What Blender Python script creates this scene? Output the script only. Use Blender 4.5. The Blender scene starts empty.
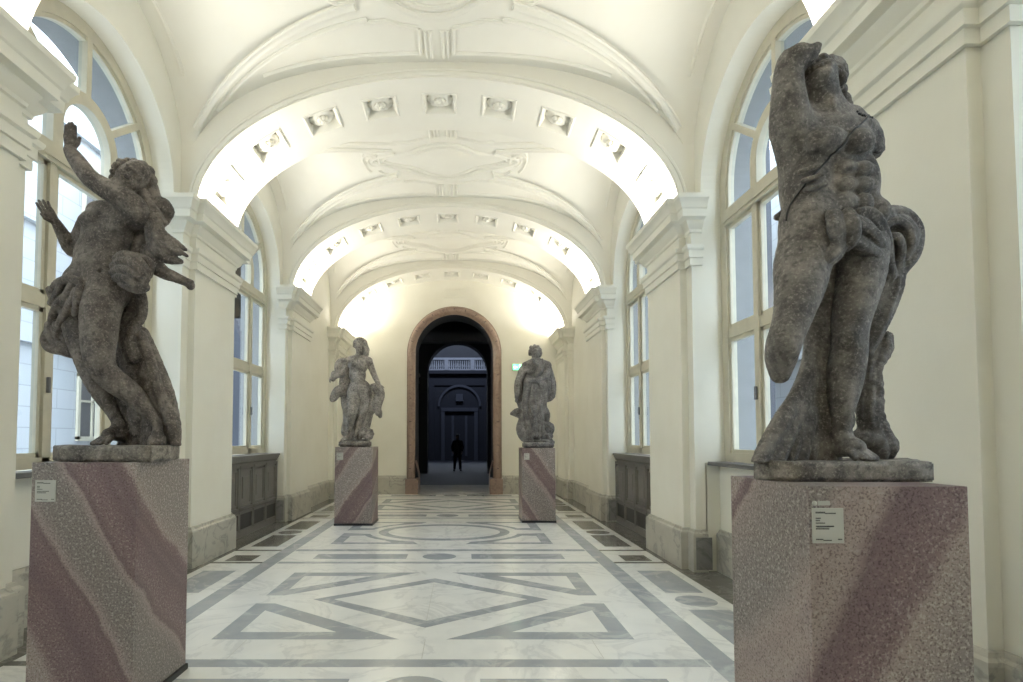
import bpy, bmesh, math, random
import numpy as np
from mathutils import Vector, Matrix
random.seed(7)
PI = math.pi
SC = bpy.context.scene
COL = SC.collection
# ---------------------------------------------------------------- camera model
FPX, PX, PY, PITCH, EYE = 548.0, 463.0, 416.0, math.radians(2.3), 1.55
X0 = -0.31            # axis of the hall
def ray_at(px, py, Y):
    """point of the place seen at a pixel, at distance Y down the hall"""
    u = (px - PX) / FPX; v = -(py - PY) / FPX
    dy = math.cos(PITCH) - v * math.sin(PITCH); dz = math.sin(PITCH) + v * math.cos(PITCH)
    t = Y / dy
    return Vector((u * t, Y, EYE + dz * t)), t / FPX
cam_d = bpy.data.cameras.new('camera'); cam = bpy.data.objects.new('camera', cam_d); COL.objects.link(cam)
cam.location = (0, 0, EYE); cam.rotation_euler = (PI / 2 + PITCH, 0, 0)
cam_d.sensor_fit = 'HORIZONTAL'; cam_d.sensor_width = 36; cam_d.lens = 36 * FPX / 1023
cam_d.shift_x = (511.5 - PX) / 1023; cam_d.shift_y = (PY - 341) / 1023
cam_d.clip_start = 0.05; cam_d.clip_end = 200
SC.camera = cam
# ---------------------------------------------------------------- materials
def new_mat(name):
    m = bpy.data.materials.new(name); m.use_nodes = True
    nt = m.node_tree; b = nt.nodes['Principled BSDF']
    return m, nt, b
def N(nt, t, **kw):
    n = nt.nodes.new(t)
    for k, v in kw.items():
        if k in n.inputs: n.inputs[k].default_value = v
        else: setattr(n, k, v)
    return n
def ramp(nt, fac, stops):
    r = nt.nodes.new('ShaderNodeValToRGB'); e = r.color_ramp.elements
    while len(e) < len(stops): e.new(0.5)
    for i, (p, c) in enumerate(stops): e[i].position = p; e[i].color = (*c, 1) if len(c) == 3 else c
    nt.links.new(fac, r.inputs[0]); return r.outputs[0]
def noise(nt, vec, scale, detail=4, rough=.55, dist=0):
    n = N(nt, 'ShaderNodeTexNoise', Scale=scale, Detail=detail, Roughness=rough, Distortion=dist)
    nt.links.new(vec, n.inputs['Vector']); return n.outputs['Fac']
def mixc(nt, f, a, b, mode='MIX'):
    m = nt.nodes.new('ShaderNodeMix'); m.data_type = 'RGBA'; m.blend_type = mode
    for i, v in ((0, f), (6, a), (7, b)):
        if hasattr(v, 'links'): nt.links.new(v, m.inputs[i])
        else: m.inputs[i].default_value = v if i == 0 else (*v, 1)
    return m.outputs[2]
def bump(nt, b, h, strength=.3, dist=.01):
    n = N(nt, 'ShaderNodeBump', Strength=strength, Distance=dist)
    nt.links.new(h, n.inputs['Height']); nt.links.new(n.outputs[0], b.inputs['Normal'])
def tc(nt, kind='Object'): return nt.nodes.new('ShaderNodeTexCoord').outputs[kind]
def plaster(name, c, c2):
    m, nt, b = new_mat(name); v = tc(nt)
    nt.links.new(ramp(nt, noise(nt, v, 1.3, 6), [(.3, c2), (.65, c)]), b.inputs['Base Color'])
    b.inputs['Roughness'].default_value = .75
    bump(nt, b, noise(nt, v, 60, 4), .12, .004); return m
def plain(name, c, rough=.5, metal=0, bumpy=0, scale=40):
    m, nt, b = new_mat(name); v = tc(nt)
    nt.links.new(ramp(nt, noise(nt, v, scale * .2, 5), [(.25, tuple(x * .86 for x in c)), (.75, c)]), b.inputs['Base Color'])
    b.inputs['Roughness'].default_value = rough; b.inputs['Metallic'].default_value = metal
    if bumpy: bump(nt, b, noise(nt, v, scale, 4), bumpy, .004)
    return m
def marble(name, base, vein, rough=.2, scale=1.6, lo=.47, width=.03, cloud=None):
    m, nt, b = new_mat(name); v = tc(nt)
    n1 = noise(nt, v, scale, 8, .6, 1.2)
    veins = ramp(nt, n1, [(lo, base), (lo + width, vein), (lo + 2.4 * width, base)])
    cl = ramp(nt, noise(nt, v, scale * 2.3, 6, .6, .6), [(.3, cloud or tuple(x * .8 for x in base)), (.6, base)])
    nt.links.new(mixc(nt, .5, veins, cl), b.inputs['Base Color'])
    b.inputs['Roughness'].default_value = rough
    return m
def stone(name, dark, mid, light, s=1.0, topo=.5):
    """weathered sandstone, mottled and pitted"""
    m, nt, b = new_mat(name); v = tc(nt)
    big = ramp(nt, noise(nt, v, 5 * s, 6, .6), [(.32, dark), (.5, mid), (.72, light)])
    sp = ramp(nt, noise(nt, v, 55 * s, 5, .7), [(.52, (0, 0, 0)), (.66, (1, 1, 1))])
    spb = nt.nodes.new('ShaderNodeRGBToBW'); nt.links.new(sp, spb.inputs[0])
    mul = N(nt, 'ShaderNodeMath', operation='MULTIPLY'); nt.links.new(spb.outputs[0], mul.inputs[0]); mul.inputs[1].default_value = .55
    c1 = mixc(nt, mul.outputs[0], big, tuple(min(1, x * 1.45) for x in light))
    dk = ramp(nt, noise(nt, v, 21 * s, 6, .7), [(.36, (.45, .45, .45)), (.52, (1, 1, 1))])
    nt.links.new(mixc(nt, 1, c1, dk, 'MULTIPLY'), b.inputs['Base Color'])
    b.inputs['Roughness'].default_value = .62
    bump(nt, b, noise(nt, v, 42 * s, 8, .72), .65, .010); return m
def granite(name, nx, ny, nz, off=0.0):
    """pink porphyry in slanting bands with pale flecks"""
    m, nt, b = new_mat(name); v = tc(nt)
    dot = N(nt, 'ShaderNodeVectorMath', operation='DOT_PRODUCT'); nt.links.new(v, dot.inputs[0]); dot.inputs[1].default_value = (nx, ny, nz)
    nz_ = noise(nt, v, 2.2, 5, .55)
    a = N(nt, 'ShaderNodeMath', operation='MULTIPLY_ADD'); nt.links.new(nz_, a.inputs[0]); a.inputs[1].default_value = .16; nt.links.new(dot.outputs['Value'], a.inputs[2])
    w = N(nt, 'ShaderNodeTexNoise', noise_dimensions='1D', Scale=1.7, Detail=2.2, Roughness=.55)
    a2 = N(nt, 'ShaderNodeMath', operation='ADD'); nt.links.new(a.outputs[0], a2.inputs[0]); a2.inputs[1].default_value = off + 7
    nt.links.new(a2.outputs[0], w.inputs['W'])
    band = ramp(nt, w.outputs['Fac'], [(.30, (.22, .19, .18)), (.41, (.34, .275, .255)), (.455, (.17, .115, .122)), (.53, (.21, .145, .148)), (.57, (.36, .295, .27)), (.75, (.27, .235, .225))])
    fl = ramp(nt, noise(nt, v, 70, 3, .6), [(.52, (0, 0, 0)), (.62, (1, 1, 1))])
    fb = nt.nodes.new('ShaderNodeRGBToBW'); nt.links.new(fl, fb.inputs[0])
    fm = N(nt, 'ShaderNodeMath', operation='MULTIPLY'); nt.links.new(fb.outputs[0], fm.inputs[0])
    bw = ramp(nt, w.outputs['Fac'], [(.3, (.5, .5, .5)), (.47, (.1, .1, .1)), (.62, (.7, .7, .7))])
    bb = nt.nodes.new('ShaderNodeRGBToBW'); nt.links.new(bw, bb.inputs[0]); nt.links.new(bb.outputs[0], fm.inputs[1])
    c1 = mixc(nt, fm.outputs[0], band, (.56, .52, .47))
    dk = ramp(nt, noise(nt, v, 110, 4, .6), [(.38, (.5, .45, .45)), (.48, (1, 1, 1))])
    nt.links.new(mixc(nt, 1, c1, dk, 'MULTIPLY'), b.inputs['Base Color'])
    b.inputs['Roughness'].default_value = .45; bump(nt, b, noise(nt, v, 90, 4), .1, .003)
    return m
def emit(name, c, s):
    m, nt, b = new_mat(name); b.inputs['Base Color'].default_value = (*c, 1)
    b.inputs['Emission Color'].default_value = (*c, 1); b.inputs['Emission Strength'].default_value = s; return m
M = {}
M['wall'] = plaster('wall_plaster', (.80, .785, .70), (.755, .735, .645))
M['ceil'] = plaster('ceiling_plaster', (.77, .755, .68), (.74, .72, .64))
M['white_marble'] = marble('white_marble', (.80, .805, .785), (.56, .57, .58), .15, 1.3, .48, .03, (.66, .67, .665))
M['grey_marble'] = marble('grey_marble', (.36, .385, .41), (.62, .63, .64), .15, 2.0, .5, .06, (.25, .275, .30))
M['dark_marble'] = marble('dark_marble', (.15, .148, .135), (.30, .30, .28), .18, 2.5, .5, .03)
M['seam'] = plain('floor_joint', (.42, .41, .38), .5)
M['base_marble'] = marble('base_marble', (.47, .455, .40), (.16, .155, .15), .3, 1.8, .5, .035, (.34, .33, .29))
M['base_dark'] = marble('side_base_marble', (.26, .255, .245), (.09, .09, .095), .3, 2.2, .48, .05)
M['frame'] = plain('window_paint', (.57, .535, .42), .5)
M['sill'] = plain('slate_sill', (.13, .13, .135), .4)
M['ext'] = plain('exterior_stone', (.22, .225, .23), .8, 0, .2)
M['facade'] = None
M['wood'] = plain('grey_stained_wood', (.19, .18, .165), .45, 0, .2, 60)
M['wood_dark'] = plain('dark_grille', (.055, .052, .05), .5)
M['pinkstone'] = marble('door_surround_stone', (.30, .215, .175), (.18, .12, .1), .3, 3, .5, .04, (.22, .155, .125))
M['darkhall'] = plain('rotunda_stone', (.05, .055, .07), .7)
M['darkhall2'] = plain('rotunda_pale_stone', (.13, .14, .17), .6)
M['baluster'] = plain('pale_balustrade_stone', (.55, .58, .62), .6)
M['black'] = plain('black_plinth', (.012, .012, .016), .35)
M['placard'] = plain('placard_card', (.52, .52, .48), .5)
M['ink'] = plain('ink', (.06, .06, .06), .6)
M['stoneL'] = stone('weathered_stone_brown', (.042, .034, .029), (.115, .097, .085), (.26, .228, .205), 1.5)
M['stoneR'] = stone('weathered_stone_grey', (.044, .038, .034), (.125, .112, .101), (.28, .255, .232), 1.3)
M['stoneF'] = stone('weathered_stone_pale', (.11, .097, .085), (.27, .245, .22), (.44, .40, .365), 1.6)
M['stoneG'] = stone('weathered_stone_dark', (.06, .056, .056), (.16, .15, .146), (.33, .31, .30), 1.6)
M['plinth'] = stone('plinth_stone', (.075, .066, .058), (.17, .15, .13), (.34, .31, .27), 1.6)
M['strap'] = plain('strap_leather', (.02, .02, .02), .5)
m, nt, b = new_mat('window_glass')
nt.nodes.remove(b); out = nt.nodes['Material Output']
tr = N(nt, 'ShaderNodeBsdfTransparent'); tr.inputs[0].default_value = (.86, .91, .94, 1)
gl = N(nt, 'ShaderNodeBsdfGlossy', Roughness=.03); ge = nt.nodes.new('ShaderNodeNewGeometry')
dt = N(nt, 'ShaderNodeVectorMath', operation='DOT_PRODUCT'); nt.links.new(ge.outputs['Normal'], dt.inputs[0]); nt.links.new(ge.outputs['Incoming'], dt.inputs[1])
def mth(op, x, y=None, **k):
    n = N(nt, 'ShaderNodeMath', operation=op)
    for i, v_ in enumerate((x, y)):
        if v_ is None: continue
        if hasattr(v_, 'links'): nt.links.new(v_, n.inputs[i])
        else: n.inputs[i].default_value = v_
    return n.outputs[0]
fz = mth('ADD', mth('MULTIPLY', mth('POWER', mth('SUBTRACT', 1.0, mth('ABSOLUTE', dt.outputs['Value'])), 5.0), .92), .07)
mx = N(nt, 'ShaderNodeMixShader'); nt.links.new(fz, mx.inputs[0]); nt.links.new(tr.outputs[0], mx.inputs[1]); nt.links.new(gl.outputs[0], mx.inputs[2]); nt.links.new(mx.outputs[0], out.inputs[0])
M['glass'] = m
m, nt, b = new_mat('facade_ashlar'); v = tc(nt)
sp = nt.nodes.new('ShaderNodeSeparateXYZ'); nt.links.new(v, sp.inputs[0])
cb = nt.nodes.new('ShaderNodeCombineXYZ'); nt.links.new(sp.outputs[1], cb.inputs[0]); nt.links.new(sp.outputs[2], cb.inputs[1])
br = N(nt, 'ShaderNodeTexBrick'); br.offset = .5
nt.links.new(cb.outputs[0], br.inputs['Vector'])
for k, vv in (('Scale', 1.0), ('Mortar Size', .018), ('Brick Width', 1.5), ('Row Height', .62)): br.inputs[k].default_value = vv
br.inputs['Color1'].default_value = (.50, .52, .54, 1); br.inputs['Color2'].default_value = (.46, .49, .51, 1); br.inputs['Mortar'].default_value = (.36, .38, .40, 1)
nt.links.new(br.outputs[0], b.inputs['Base Color']); b.inputs['Roughness'].default_value = .8
M['facade'] = m
# ---------------------------------------------------------------- mesh helpers
class MB:
    def __init__(s): s.v = []; s.f = []; s.m = []
    def quad(s, *p, mi=0):
        n = len(s.v); s.v += [tuple(q) for q in p]; s.f.append(tuple(range(n, n + len(p)))); s.m.append(mi)
    poly = quad
    def box(s, x0, x1, y0, y1, z0, z1, mi=0):
        n = len(s.v)
        s.v += [(x, y, z) for z in (z0, z1) for y in (y0, y1) for x in (x0, x1)]
        for f in ((0, 2, 3, 1), (4, 5, 7, 6), (0, 1, 5, 4), (2, 6, 7, 3), (0, 4, 6, 2), (1, 3, 7, 5)):
            s.f.append(tuple(n + i for i in f)); s.m.append(mi)
    def grid(s, rows, mi=0, closed=False):
        """rows: list of equal-length point lists"""
        n = len(s.v); w = len(rows[0])
        for r in rows: s.v += [tuple(p) for p in r]
        for i in range(len(rows) - 1):
            for j in range(w if closed else w - 1):
                k = (j + 1) % w
                s.f.append((n + i * w + j, n + i * w + k, n + (i + 1) * w + k, n + (i + 1) * w + j)); s.m.append(mi)
    def build(s, name, mats, parent=None, smooth=False, angle=None, bevel=0, merge=True):
        me = bpy.data.meshes.new(name); me.from_pydata(s.v, [], s.f)
        if not isinstance(mats, (list, tuple)): mats = [mats]
        for m in mats: me.materials.append(m)
        me.polygons.foreach_set('material_index', s.m)
        if merge:
            bm = bmesh.new(); bm.from_mesh(me); bmesh.ops.remove_doubles(bm, verts=bm.verts, dist=1e-5)
            bmesh.ops.recalc_face_normals(bm, faces=bm.faces)
            if angle is not None:
                for e in bm.edges:
                    if len(e.link_faces) == 2 and e.calc_face_angle(0) > angle: e.smooth = False
            bm.to_mesh(me); bm.free()
        if smooth: me.polygons.foreach_set('use_smooth', [True] * len(me.polygons))
        o = bpy.data.objects.new(name, me); COL.objects.link(o)
        if parent: o.parent = parent
        if bevel:
            md = o.modifiers.new('bevel', 'BEVEL'); md.width = bevel; md.segments = 2; md.limit_method = 'ANGLE'
        return o
def struct(o): o['kind'] = 'structure'; return o
def tag(o, label, cat, group=None):
    o['label'] = label; o['category'] = cat
    if group: o['group'] = group
    return o
def thing(name, loc, label, cat, group=None):
    o = bpy.data.objects.new(name, None); COL.objects.link(o); o.location = loc; o.empty_display_size = .1
    return tag(o, label, cat, group)
def sweep(mb, path, prof, closed=False, mi=0, cap=True):
    """path: points with (pos, side, up) frames; prof: (a along side, b along up)"""
    rows = [[p + sd * a + u * b for a, b in prof] for p, sd, u in path]
    if closed: rows.append(rows[0])
    mb.grid(rows, mi)
    if cap and not closed:
        mb.poly(*rows[0], mi=mi); mb.poly(*rows[-1], mi=mi)
def plan_sweep(mb, plan, prof, S, mi=0, z0=0):
    """horizontal moulding: plan (dx, y) polyline with the hall on its inner side, prof (overhang, z)"""
    pts = [Vector((p[0], p[1])) for p in plan]; off = []
    for i, p in enumerate(pts):
        n = Vector((0, 0)); ns = []
        for a, b in ((i - 1, i), (i, i + 1)):
            if a < 0 or b >= len(pts): continue
            d = (pts[b] - pts[a]).normalized(); ns.append(Vector((-d.y, d.x)))
        if len(ns) == 1: off.append(ns[0])
        else: n = (ns[0] + ns[1]); off.append(n / max(.3, n.dot(ns[0])))
    rows = []
    for (o, z) in prof:
        rows.append([(X0 + S * (p.x + q.x * o), p.y + q.y * o, z + z0) for p, q in zip(pts, off)])
    mb.grid(rows, mi)
    for e in (0, -1): mb.poly(*[r[e] for r in rows], mi=mi)
COVE = [28, 34, 34, 38, 40]; SKY = 4.3; EXPO = 0.98
# ================================================================= THE HALL
PERIOD = 3.8
PIERS = [-0.425, 3.375, 7.175, 10.975, 14.775]
BAYS = [1.475, 5.275, 9.075, 12.875]
WINDOW_BAYS = (0, 1, 2)
ZCAP, ZSOF, ZVAULT = 4.38, 6.0, 6.2
PIL, BODY, WALLP, WINP, OUT = 2.95, 3.03, 3.15, 3.38, 3.86
HP, HB = .575, .73                     # half widths of pilaster and of the pier behind it
RN, ZS = 1.17, 4.45                    # niche arch
SILL = 1.28
YEND = 15.3
def zA(dx): return ZCAP - .05 + (ZVAULT - ZCAP + .05) * max(0, 1 - (abs(dx) / 3.16) ** 2.6) ** (1 / 2.6)
def zB(y): return 4.9 + 1.34 * math.sqrt(max(0, 1 - (y / 1.35) ** 2))
def zV(dx, y): return max(zA(dx), zB(y))
def soff(t):                            # transverse arch, t = 0..pi from right spring to left
    return PIL * math.cos(t), ZCAP - .02 + (ZSOF - ZCAP + .02) * math.sin(t)
def W(S, dx, y, z): return (X0 + S * dx, y, z)
pier_plan = [(WALLP, -HB), (BODY, -HB), (BODY, -HP), (PIL, -HP), (PIL, HP), (BODY, HP), (BODY, HB), (WALLP, HB)]
CORN = [(.003, 3.60), (.03, 3.60), (.03, 3.685), (.05, 3.69), (.05, 3.775), (.075, 3.79), (.085, 3.82), (.085, 3.835), (.004, 3.845), (.004, 3.99), (.025, 4.0), (.03, 4.03),
        (.06, 4.06), (.085, 4.10), (.09, 4.12), (.16, 4.135), (.165, 4.22), (.18, 4.235), (.19, 4.27), (.215, 4.315), (.23, 4.33), (.235, 4.38), (0, 4.385)]
BASEP = [(.003, 0), (.055, 0), (.055, .42), (.05, .44), (.03, .455), (.02, .48), (.002, .485)]
ROOTS = {}
for S, side in ((-1, 'left'), (1, 'right')):
    w = MB(); cor = MB(); bs = MB()
    for yc in PIERS:
        pl = [(a, yc + b) for a, b in pier_plan]
        if yc > 14: pl = [p for p in pl if p[1] < yc + .4] + [(PIL, YEND)]
        if S < 0: pass
        w.grid([[W(S, a, b, 0) for a, b in pl], [W(S, a, b, ZCAP) for a, b in pl]])
        plan_sweep(cor, pl, CORN, S)
        plan_sweep(bs, pl, BASEP, S)
        # pier above the cornice, behind the arch springing
        w.box(*sorted((X0 + S * (WALLP + .012), X0 + S * OUT)), yc - HB + .006, min(yc + HB - .006, YEND), ZCAP - .3, 5.58)
        w.box(*sorted((X0 + S * (WALLP + .02), X0 + S * OUT)), yc - HB + .006, min(yc + HB - .006, YEND), -.1, ZCAP - .02)
    for bi, yc in enumerate(BAYS):
        hw = 1.34
        win = bi in WINDOW_BAYS
        n = 64
        ys = [hw * math.sin(PI / 2 * (i / n * 2 - 1)) for i in range(n + 1)]
        if win:
            ys = sorted(set([-RN, RN] + [y for y in ys if abs(abs(y) - RN) > .004]))
            for a, b in zip(ys, ys[1:]):
                def lo(y): return ZS + math.sqrt(max(0, RN * RN - y * y)) if abs(y) <= RN + 1e-6 else 0
                if abs(a) > RN + 1e-6 or abs(b) > RN + 1e-6: la = lb = 0
                else: la, lb = lo(a), lo(b)
                w.quad(W(S, WALLP, yc + a, la), W(S, WALLP, yc + b, lb), W(S, WALLP, yc + b, zB(b) + .08), W(S, WALLP, yc + a, zB(a) + .08))
            # reveal: inside (plaster) and outside (stone), with wall round the frame
            arc = [(-RN, SILL - .02)] + [(-RN * math.cos(t * PI / 48), ZS + RN * math.sin(t * PI / 48)) for t in range(49)] + [(RN, SILL - .02)]
            w.grid([[W(S, WALLP, yc + a, z) for a, z in arc], [W(S, WINP + .02, yc + a, z) for a, z in arc]])
            # outer wall
            k = 1.12 / RN
            arc2 = [(a * k, ZS + (z - ZS) * k if z > ZS else z) for a, z in arc]
            w.grid([[W(S, WINP + .09, yc + a, z) for a, z in arc2], [W(S, OUT, yc + a, z) for a, z in arc2]], mi=1)
            w.grid([[W(S, WINP + .10, yc + a, z) for a, z in arc2], [W(S, WINP + .10, yc + a * 1.35, ZS + (z - ZS) * 1.35 if z > ZS else z) for a, z in arc2]], mi=1)
            outer = []
            for a, z in arc2:
                if z <= ZS: outer.append((math.copysign(1.9, a), z))
                else:
                    c = a; q = max(abs(a) / 1.9, (z - ZS) / 2.4, 1e-6); outer.append((a / q, ZS + (z - ZS) / q))
            w.grid([[W(S, OUT, yc + a, z) for a, z in arc2], [W(S, OUT, yc + a, z) for a, z in outer]], mi=1)
            w.box(*sorted((X0 + S * (WINP - .06), X0 + S * OUT)), yc - RN - .1, yc + RN + .1, -.1, SILL - .03)
        else:
            for a, b in zip(ys, ys[1:]):
                w.quad(W(S, WALLP, yc + a, 0), W(S, WALLP, yc + b, 0), W(S, WALLP, yc + b, zB(b) + .08), W(S, WALLP, yc + a, zB(a) + .08))
            bs.grid([[W(S, WALLP - o, yc + q, z) for q in (-RN, RN)] for o, z in BASEP])
        if bi in (0, 1):                # marble skirting of the window wall
            bs.grid([[W(S, WINP - .06 - o, yc + q, z) for q in (-RN, RN)] for o, z in BASEP])
    wo = struct(w.build('wall_' + side, [M['wall'], M['ext']], smooth=False)); ROOTS[side] = wo
    c = cor.build('cornice', M['wall'], wo, smooth=True, angle=.5)
    b_ = bs.build('plinth_course', M['base_marble'], wo)
    # darker marble on the camera-side return of the first free pier
    dk = MB()
    for yc in PIERS[1:4]:
        for e in (-1, 1):
            pts = [(WALLP + .04, yc + e * (HB + .056)), (BODY - .056, yc + e * (HB + .056))]
            for z0_, z1_ in ((0, .40),):
                dk.box(*sorted((W(S, pts[0][0], 0, 0)[0], W(S, pts[1][0] + .03, 0, 0)[0])), *sorted((pts[0][1], pts[0][1] + e * .004)), z0_ + .03, z1_)
    dk.build('side_slab', M['base_dark'], wo)
# transverse arches with coffers and rosettes -----------------------------------
def ell_arc():
    n = 4000; acc = [0]; pts = [soff(PI * i / n) for i in range(n + 1)]
    for i in range(n): acc.append(acc[-1] + math.dist(pts[i], pts[i + 1]))
    return acc, n
ACC, NN = ell_arc(); LEN = ACC[-1]
def at_len(s):
    import bisect
    i = min(NN - 1, max(0, bisect.bisect_left(ACC, s) - 1)); f = (s - ACC[i]) / max(1e-9, ACC[i + 1] - ACC[i])
    t = PI * (i + f) / NN; x, z = soff(t)
    tx, tz = -PIL * math.sin(t), (ZSOF - ZCAP + .02) * math.cos(t); l = math.hypot(tx, tz); tx /= l; tz /= l
    return x, z, tz, -tx, tx, tz        # point, outward normal (away from the hall), tangent
def rosette_mesh():
    mb = MB()
    for k in range(8):                  # leaves
        a = k * PI / 4; L, wd = .125, .05
        rows = []
        for i in range(7):
            u = i / 6; r = .02 + L * u; hgt = .045 * math.sin(PI * min(1, u * .8 + .15)); hw = wd * math.sin(PI * (.12 + .83 * u)) + .004
            row = []
            for j in range(5):
                q = j / 4 * 2 - 1; xx = r; yy = hw * q
                row.append((xx * math.cos(a) - yy * math.sin(a), xx * math.sin(a) + yy * math.cos(a), hgt + .015 * (1 - q * q) - .012 * (j == 2)))
            rows.append(row)
        mb.grid(rows)
    for (r0, zc, cnt) in ((.0, .07, 1), (.035, .055, 6)):
        for k in range(cnt):
            a = k * 2 * PI / cnt; cx, cy = r0 * math.cos(a), r0 * math.sin(a); r = .026
            mb.grid([[(cx + r * math.sin(PI * i / 6) * math.cos(j * PI / 4), cy + r * math.sin(PI * i / 6) * math.sin(j * PI / 4), zc - r * math.cos(PI * i / 6)) for j in range(8)] for i in range(7)], closed=True)
    return mb
ros_me = None
NCOF = 9; CW = .46; STEP = LEN / (NCOF + .35)
for pi_, yc in enumerate(PIERS):
    mb = MB(); y0, y1 = yc - HP, min(yc + HP, YEND); ymid = (yc - HP + yc + HP) / 2
    if yc > 14: ymid = (y0 + y1) / 2
    ymid -= .05
    cs = [LEN / 2 + (i - NCOF // 2) * STEP for i in range(NCOF)]
    def P(s, y, d=0):
        x, z, nx, nz, _, _ = at_len(s); return (X0 + x + nx * d, y, z + nz * d)
    cuts = [0]
    for c in cs: cuts += [c - CW / 2, c + CW / 2]
    cuts.append(LEN)
    for i in range(len(cuts) - 1):
        a, b = cuts[i], cuts[i + 1]; cof = i % 2 == 1
        n = 8; ss = [a + (b - a) * j / n for j in range(n + 1)]
        if not cof:
            mb.grid([[P(s, y0) for s in ss], [P(s, y1) for s in ss]])
        else:
            q = min(CW / 2, (y1 - y0) / 2 - .14); ya, yb = ymid - q, ymid + q
            mb.grid([[P(s, y0) for s in ss], [P(s, ya) for s in ss]]); mb.grid([[P(s, yb) for s in ss], [P(s, y1) for s in ss]])
            c = (a + b) / 2
            rings = [(CW / 2, q, 0), (CW / 2 - .010, q - .010, -.014), (CW / 2 - .025, q - .025, -.014), (CW / 2 - .04, q - .04, .015), (CW / 2 - .065, q - .065, .08), (CW / 2 - .075, q - .075, .11)]
            def ring(r):
                hs, hy, d = r; out = []
                for k in range(8): out.append(P(c - hs + 2 * hs * k / 8, ymid - hy, d))
                for k in range(6): out.append(P(c + hs, ymid - hy + 2 * hy * k / 6, d))
                for k in range(8): out.append(P(c + hs - 2 * hs * k / 8, ymid + hy, d))
                for k in range(6): out.append(P(c - hs, ymid + hy - 2 * hy * k / 6, d))
                return out
            mb.grid([ring(r) for r in rings], closed=True); mb.poly(*ring(rings[-1]))
    # faces and edge mouldings
    ss = [LEN * j / 96 for j in range(97)]
    for yy in (y0, y1):
        mb.grid([[P(s, yy) for s in ss], [P(s, yy, .5) for s in ss]])
    e = -1
    prof = [(0, 0), (.006, .0), (.006, .02), (.018, .024), (.022, .05), (.012, .055), (.012, .075), (.026, .08), (.03, .10), (.018, .115), (0, .12)]
    for yy, sg in ((y0, -1), (y1, 1)):
        mb.grid([[P(s, yy + sg * a, b) for a, b in prof] for s in ss])
    tr = struct(mb.build('trim_%d' % (pi_ + 1), M['ceil'], smooth=True, angle=.25))
    if pi_ == 0: continue
    for c in cs:
        x, z, nx, nz, tx, tz = at_len(c)
        if ros_me is None:
            ro = rosette_mesh().build('rosette', M['ceil'], tr, smooth=True); ros_me = ro.data
        else:
            ro = bpy.data.objects.new('rosette', ros_me); COL.objects.link(ro); ro.parent = tr
        ro.matrix_basis = Matrix(((tx, 0, -nx, X0 + x + nx * .10), (0, 1, 0, ymid), (tz, 0, -nz, z + nz * .10), (0, 0, 0, 1)))
        s = 1.3; ro.matrix_basis = ro.matrix_basis @ Matrix.Diagonal((s, s, s, 1))
# vaults -----------------------------------------------------------------------
cm = MB()
for bi, yc in enumerate(BAYS + [-2.325]):
    n, k = 132, 96
    # grid lines placed through the groin: parameter pairs share the same height
    xs = [3.16 * math.sin(PI / 2 * (i / n * 2 - 1)) for i in range(n + 1)]
    ys = [1.345 * math.sin(PI / 2 * (j / k * 2 - 1)) for j in range(k + 1)]
    cm.grid([[(X0 + x, yc + y, zV(x, y)) for x in xs] for y in ys])
cm.box(X0 - OUT, X0 + OUT, -1.2, YEND + .3, 6.75, 6.85)
ceil = struct(cm.build('ceiling', M['ceil'], smooth=True, angle=.35))
mo = MB()
def on_vault(path, yc, r=.022, closed=False, lift=.0):
    """half-round moulding laid on the vault along (dx, y) points"""
    r *= 1.35; P3 = [Vector((X0 + x, yc + y, zV(x, y) - lift)) for x, y in path]; n = len(P3); fr = []
    for i, p in enumerate(P3):
        a = P3[(i - 1) % n] if (closed or i > 0) else p; b = P3[(i + 1) % n] if (closed or i < n - 1) else p
        d = (b - a).normalized(); up = Vector((0, 0, -1)); sd = d.cross(up).normalized(); u = sd.cross(d).normalized()
        if u.z > 0: u = -u
        fr.append((p, sd, u))
    prof = [(-r * 1.5, -.01), (-r * 1.5, r * .45), (-r * .9, r * .5), (-r * .6, r * 1.1), (0, r * 1.35), (r * .6, r * 1.1), (r * .9, r * .5), (r * 1.5, r * .45), (r * 1.5, -.01)]
    sweep(mo, fr, prof, closed)
def groin_y(dx):
    z = zA(dx)
    v = 1 - ((z - 4.9) / 1.34) ** 2
    return 1.35 * math.sqrt(max(0, min(1, v))) if z > 4.9 else 1.35
def dens(pts, m=8, closed=False):
    out = []; n = len(pts)
    for i in range(n if closed else n - 1):
        a, b = pts[i], pts[(i + 1) % n]
        out += [(a[0] + (b[0] - a[0]) * j / m, a[1] + (b[1] - a[1]) * j / m) for j in range(m)]
    if not closed: out.append(pts[-1])
    return out
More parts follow.
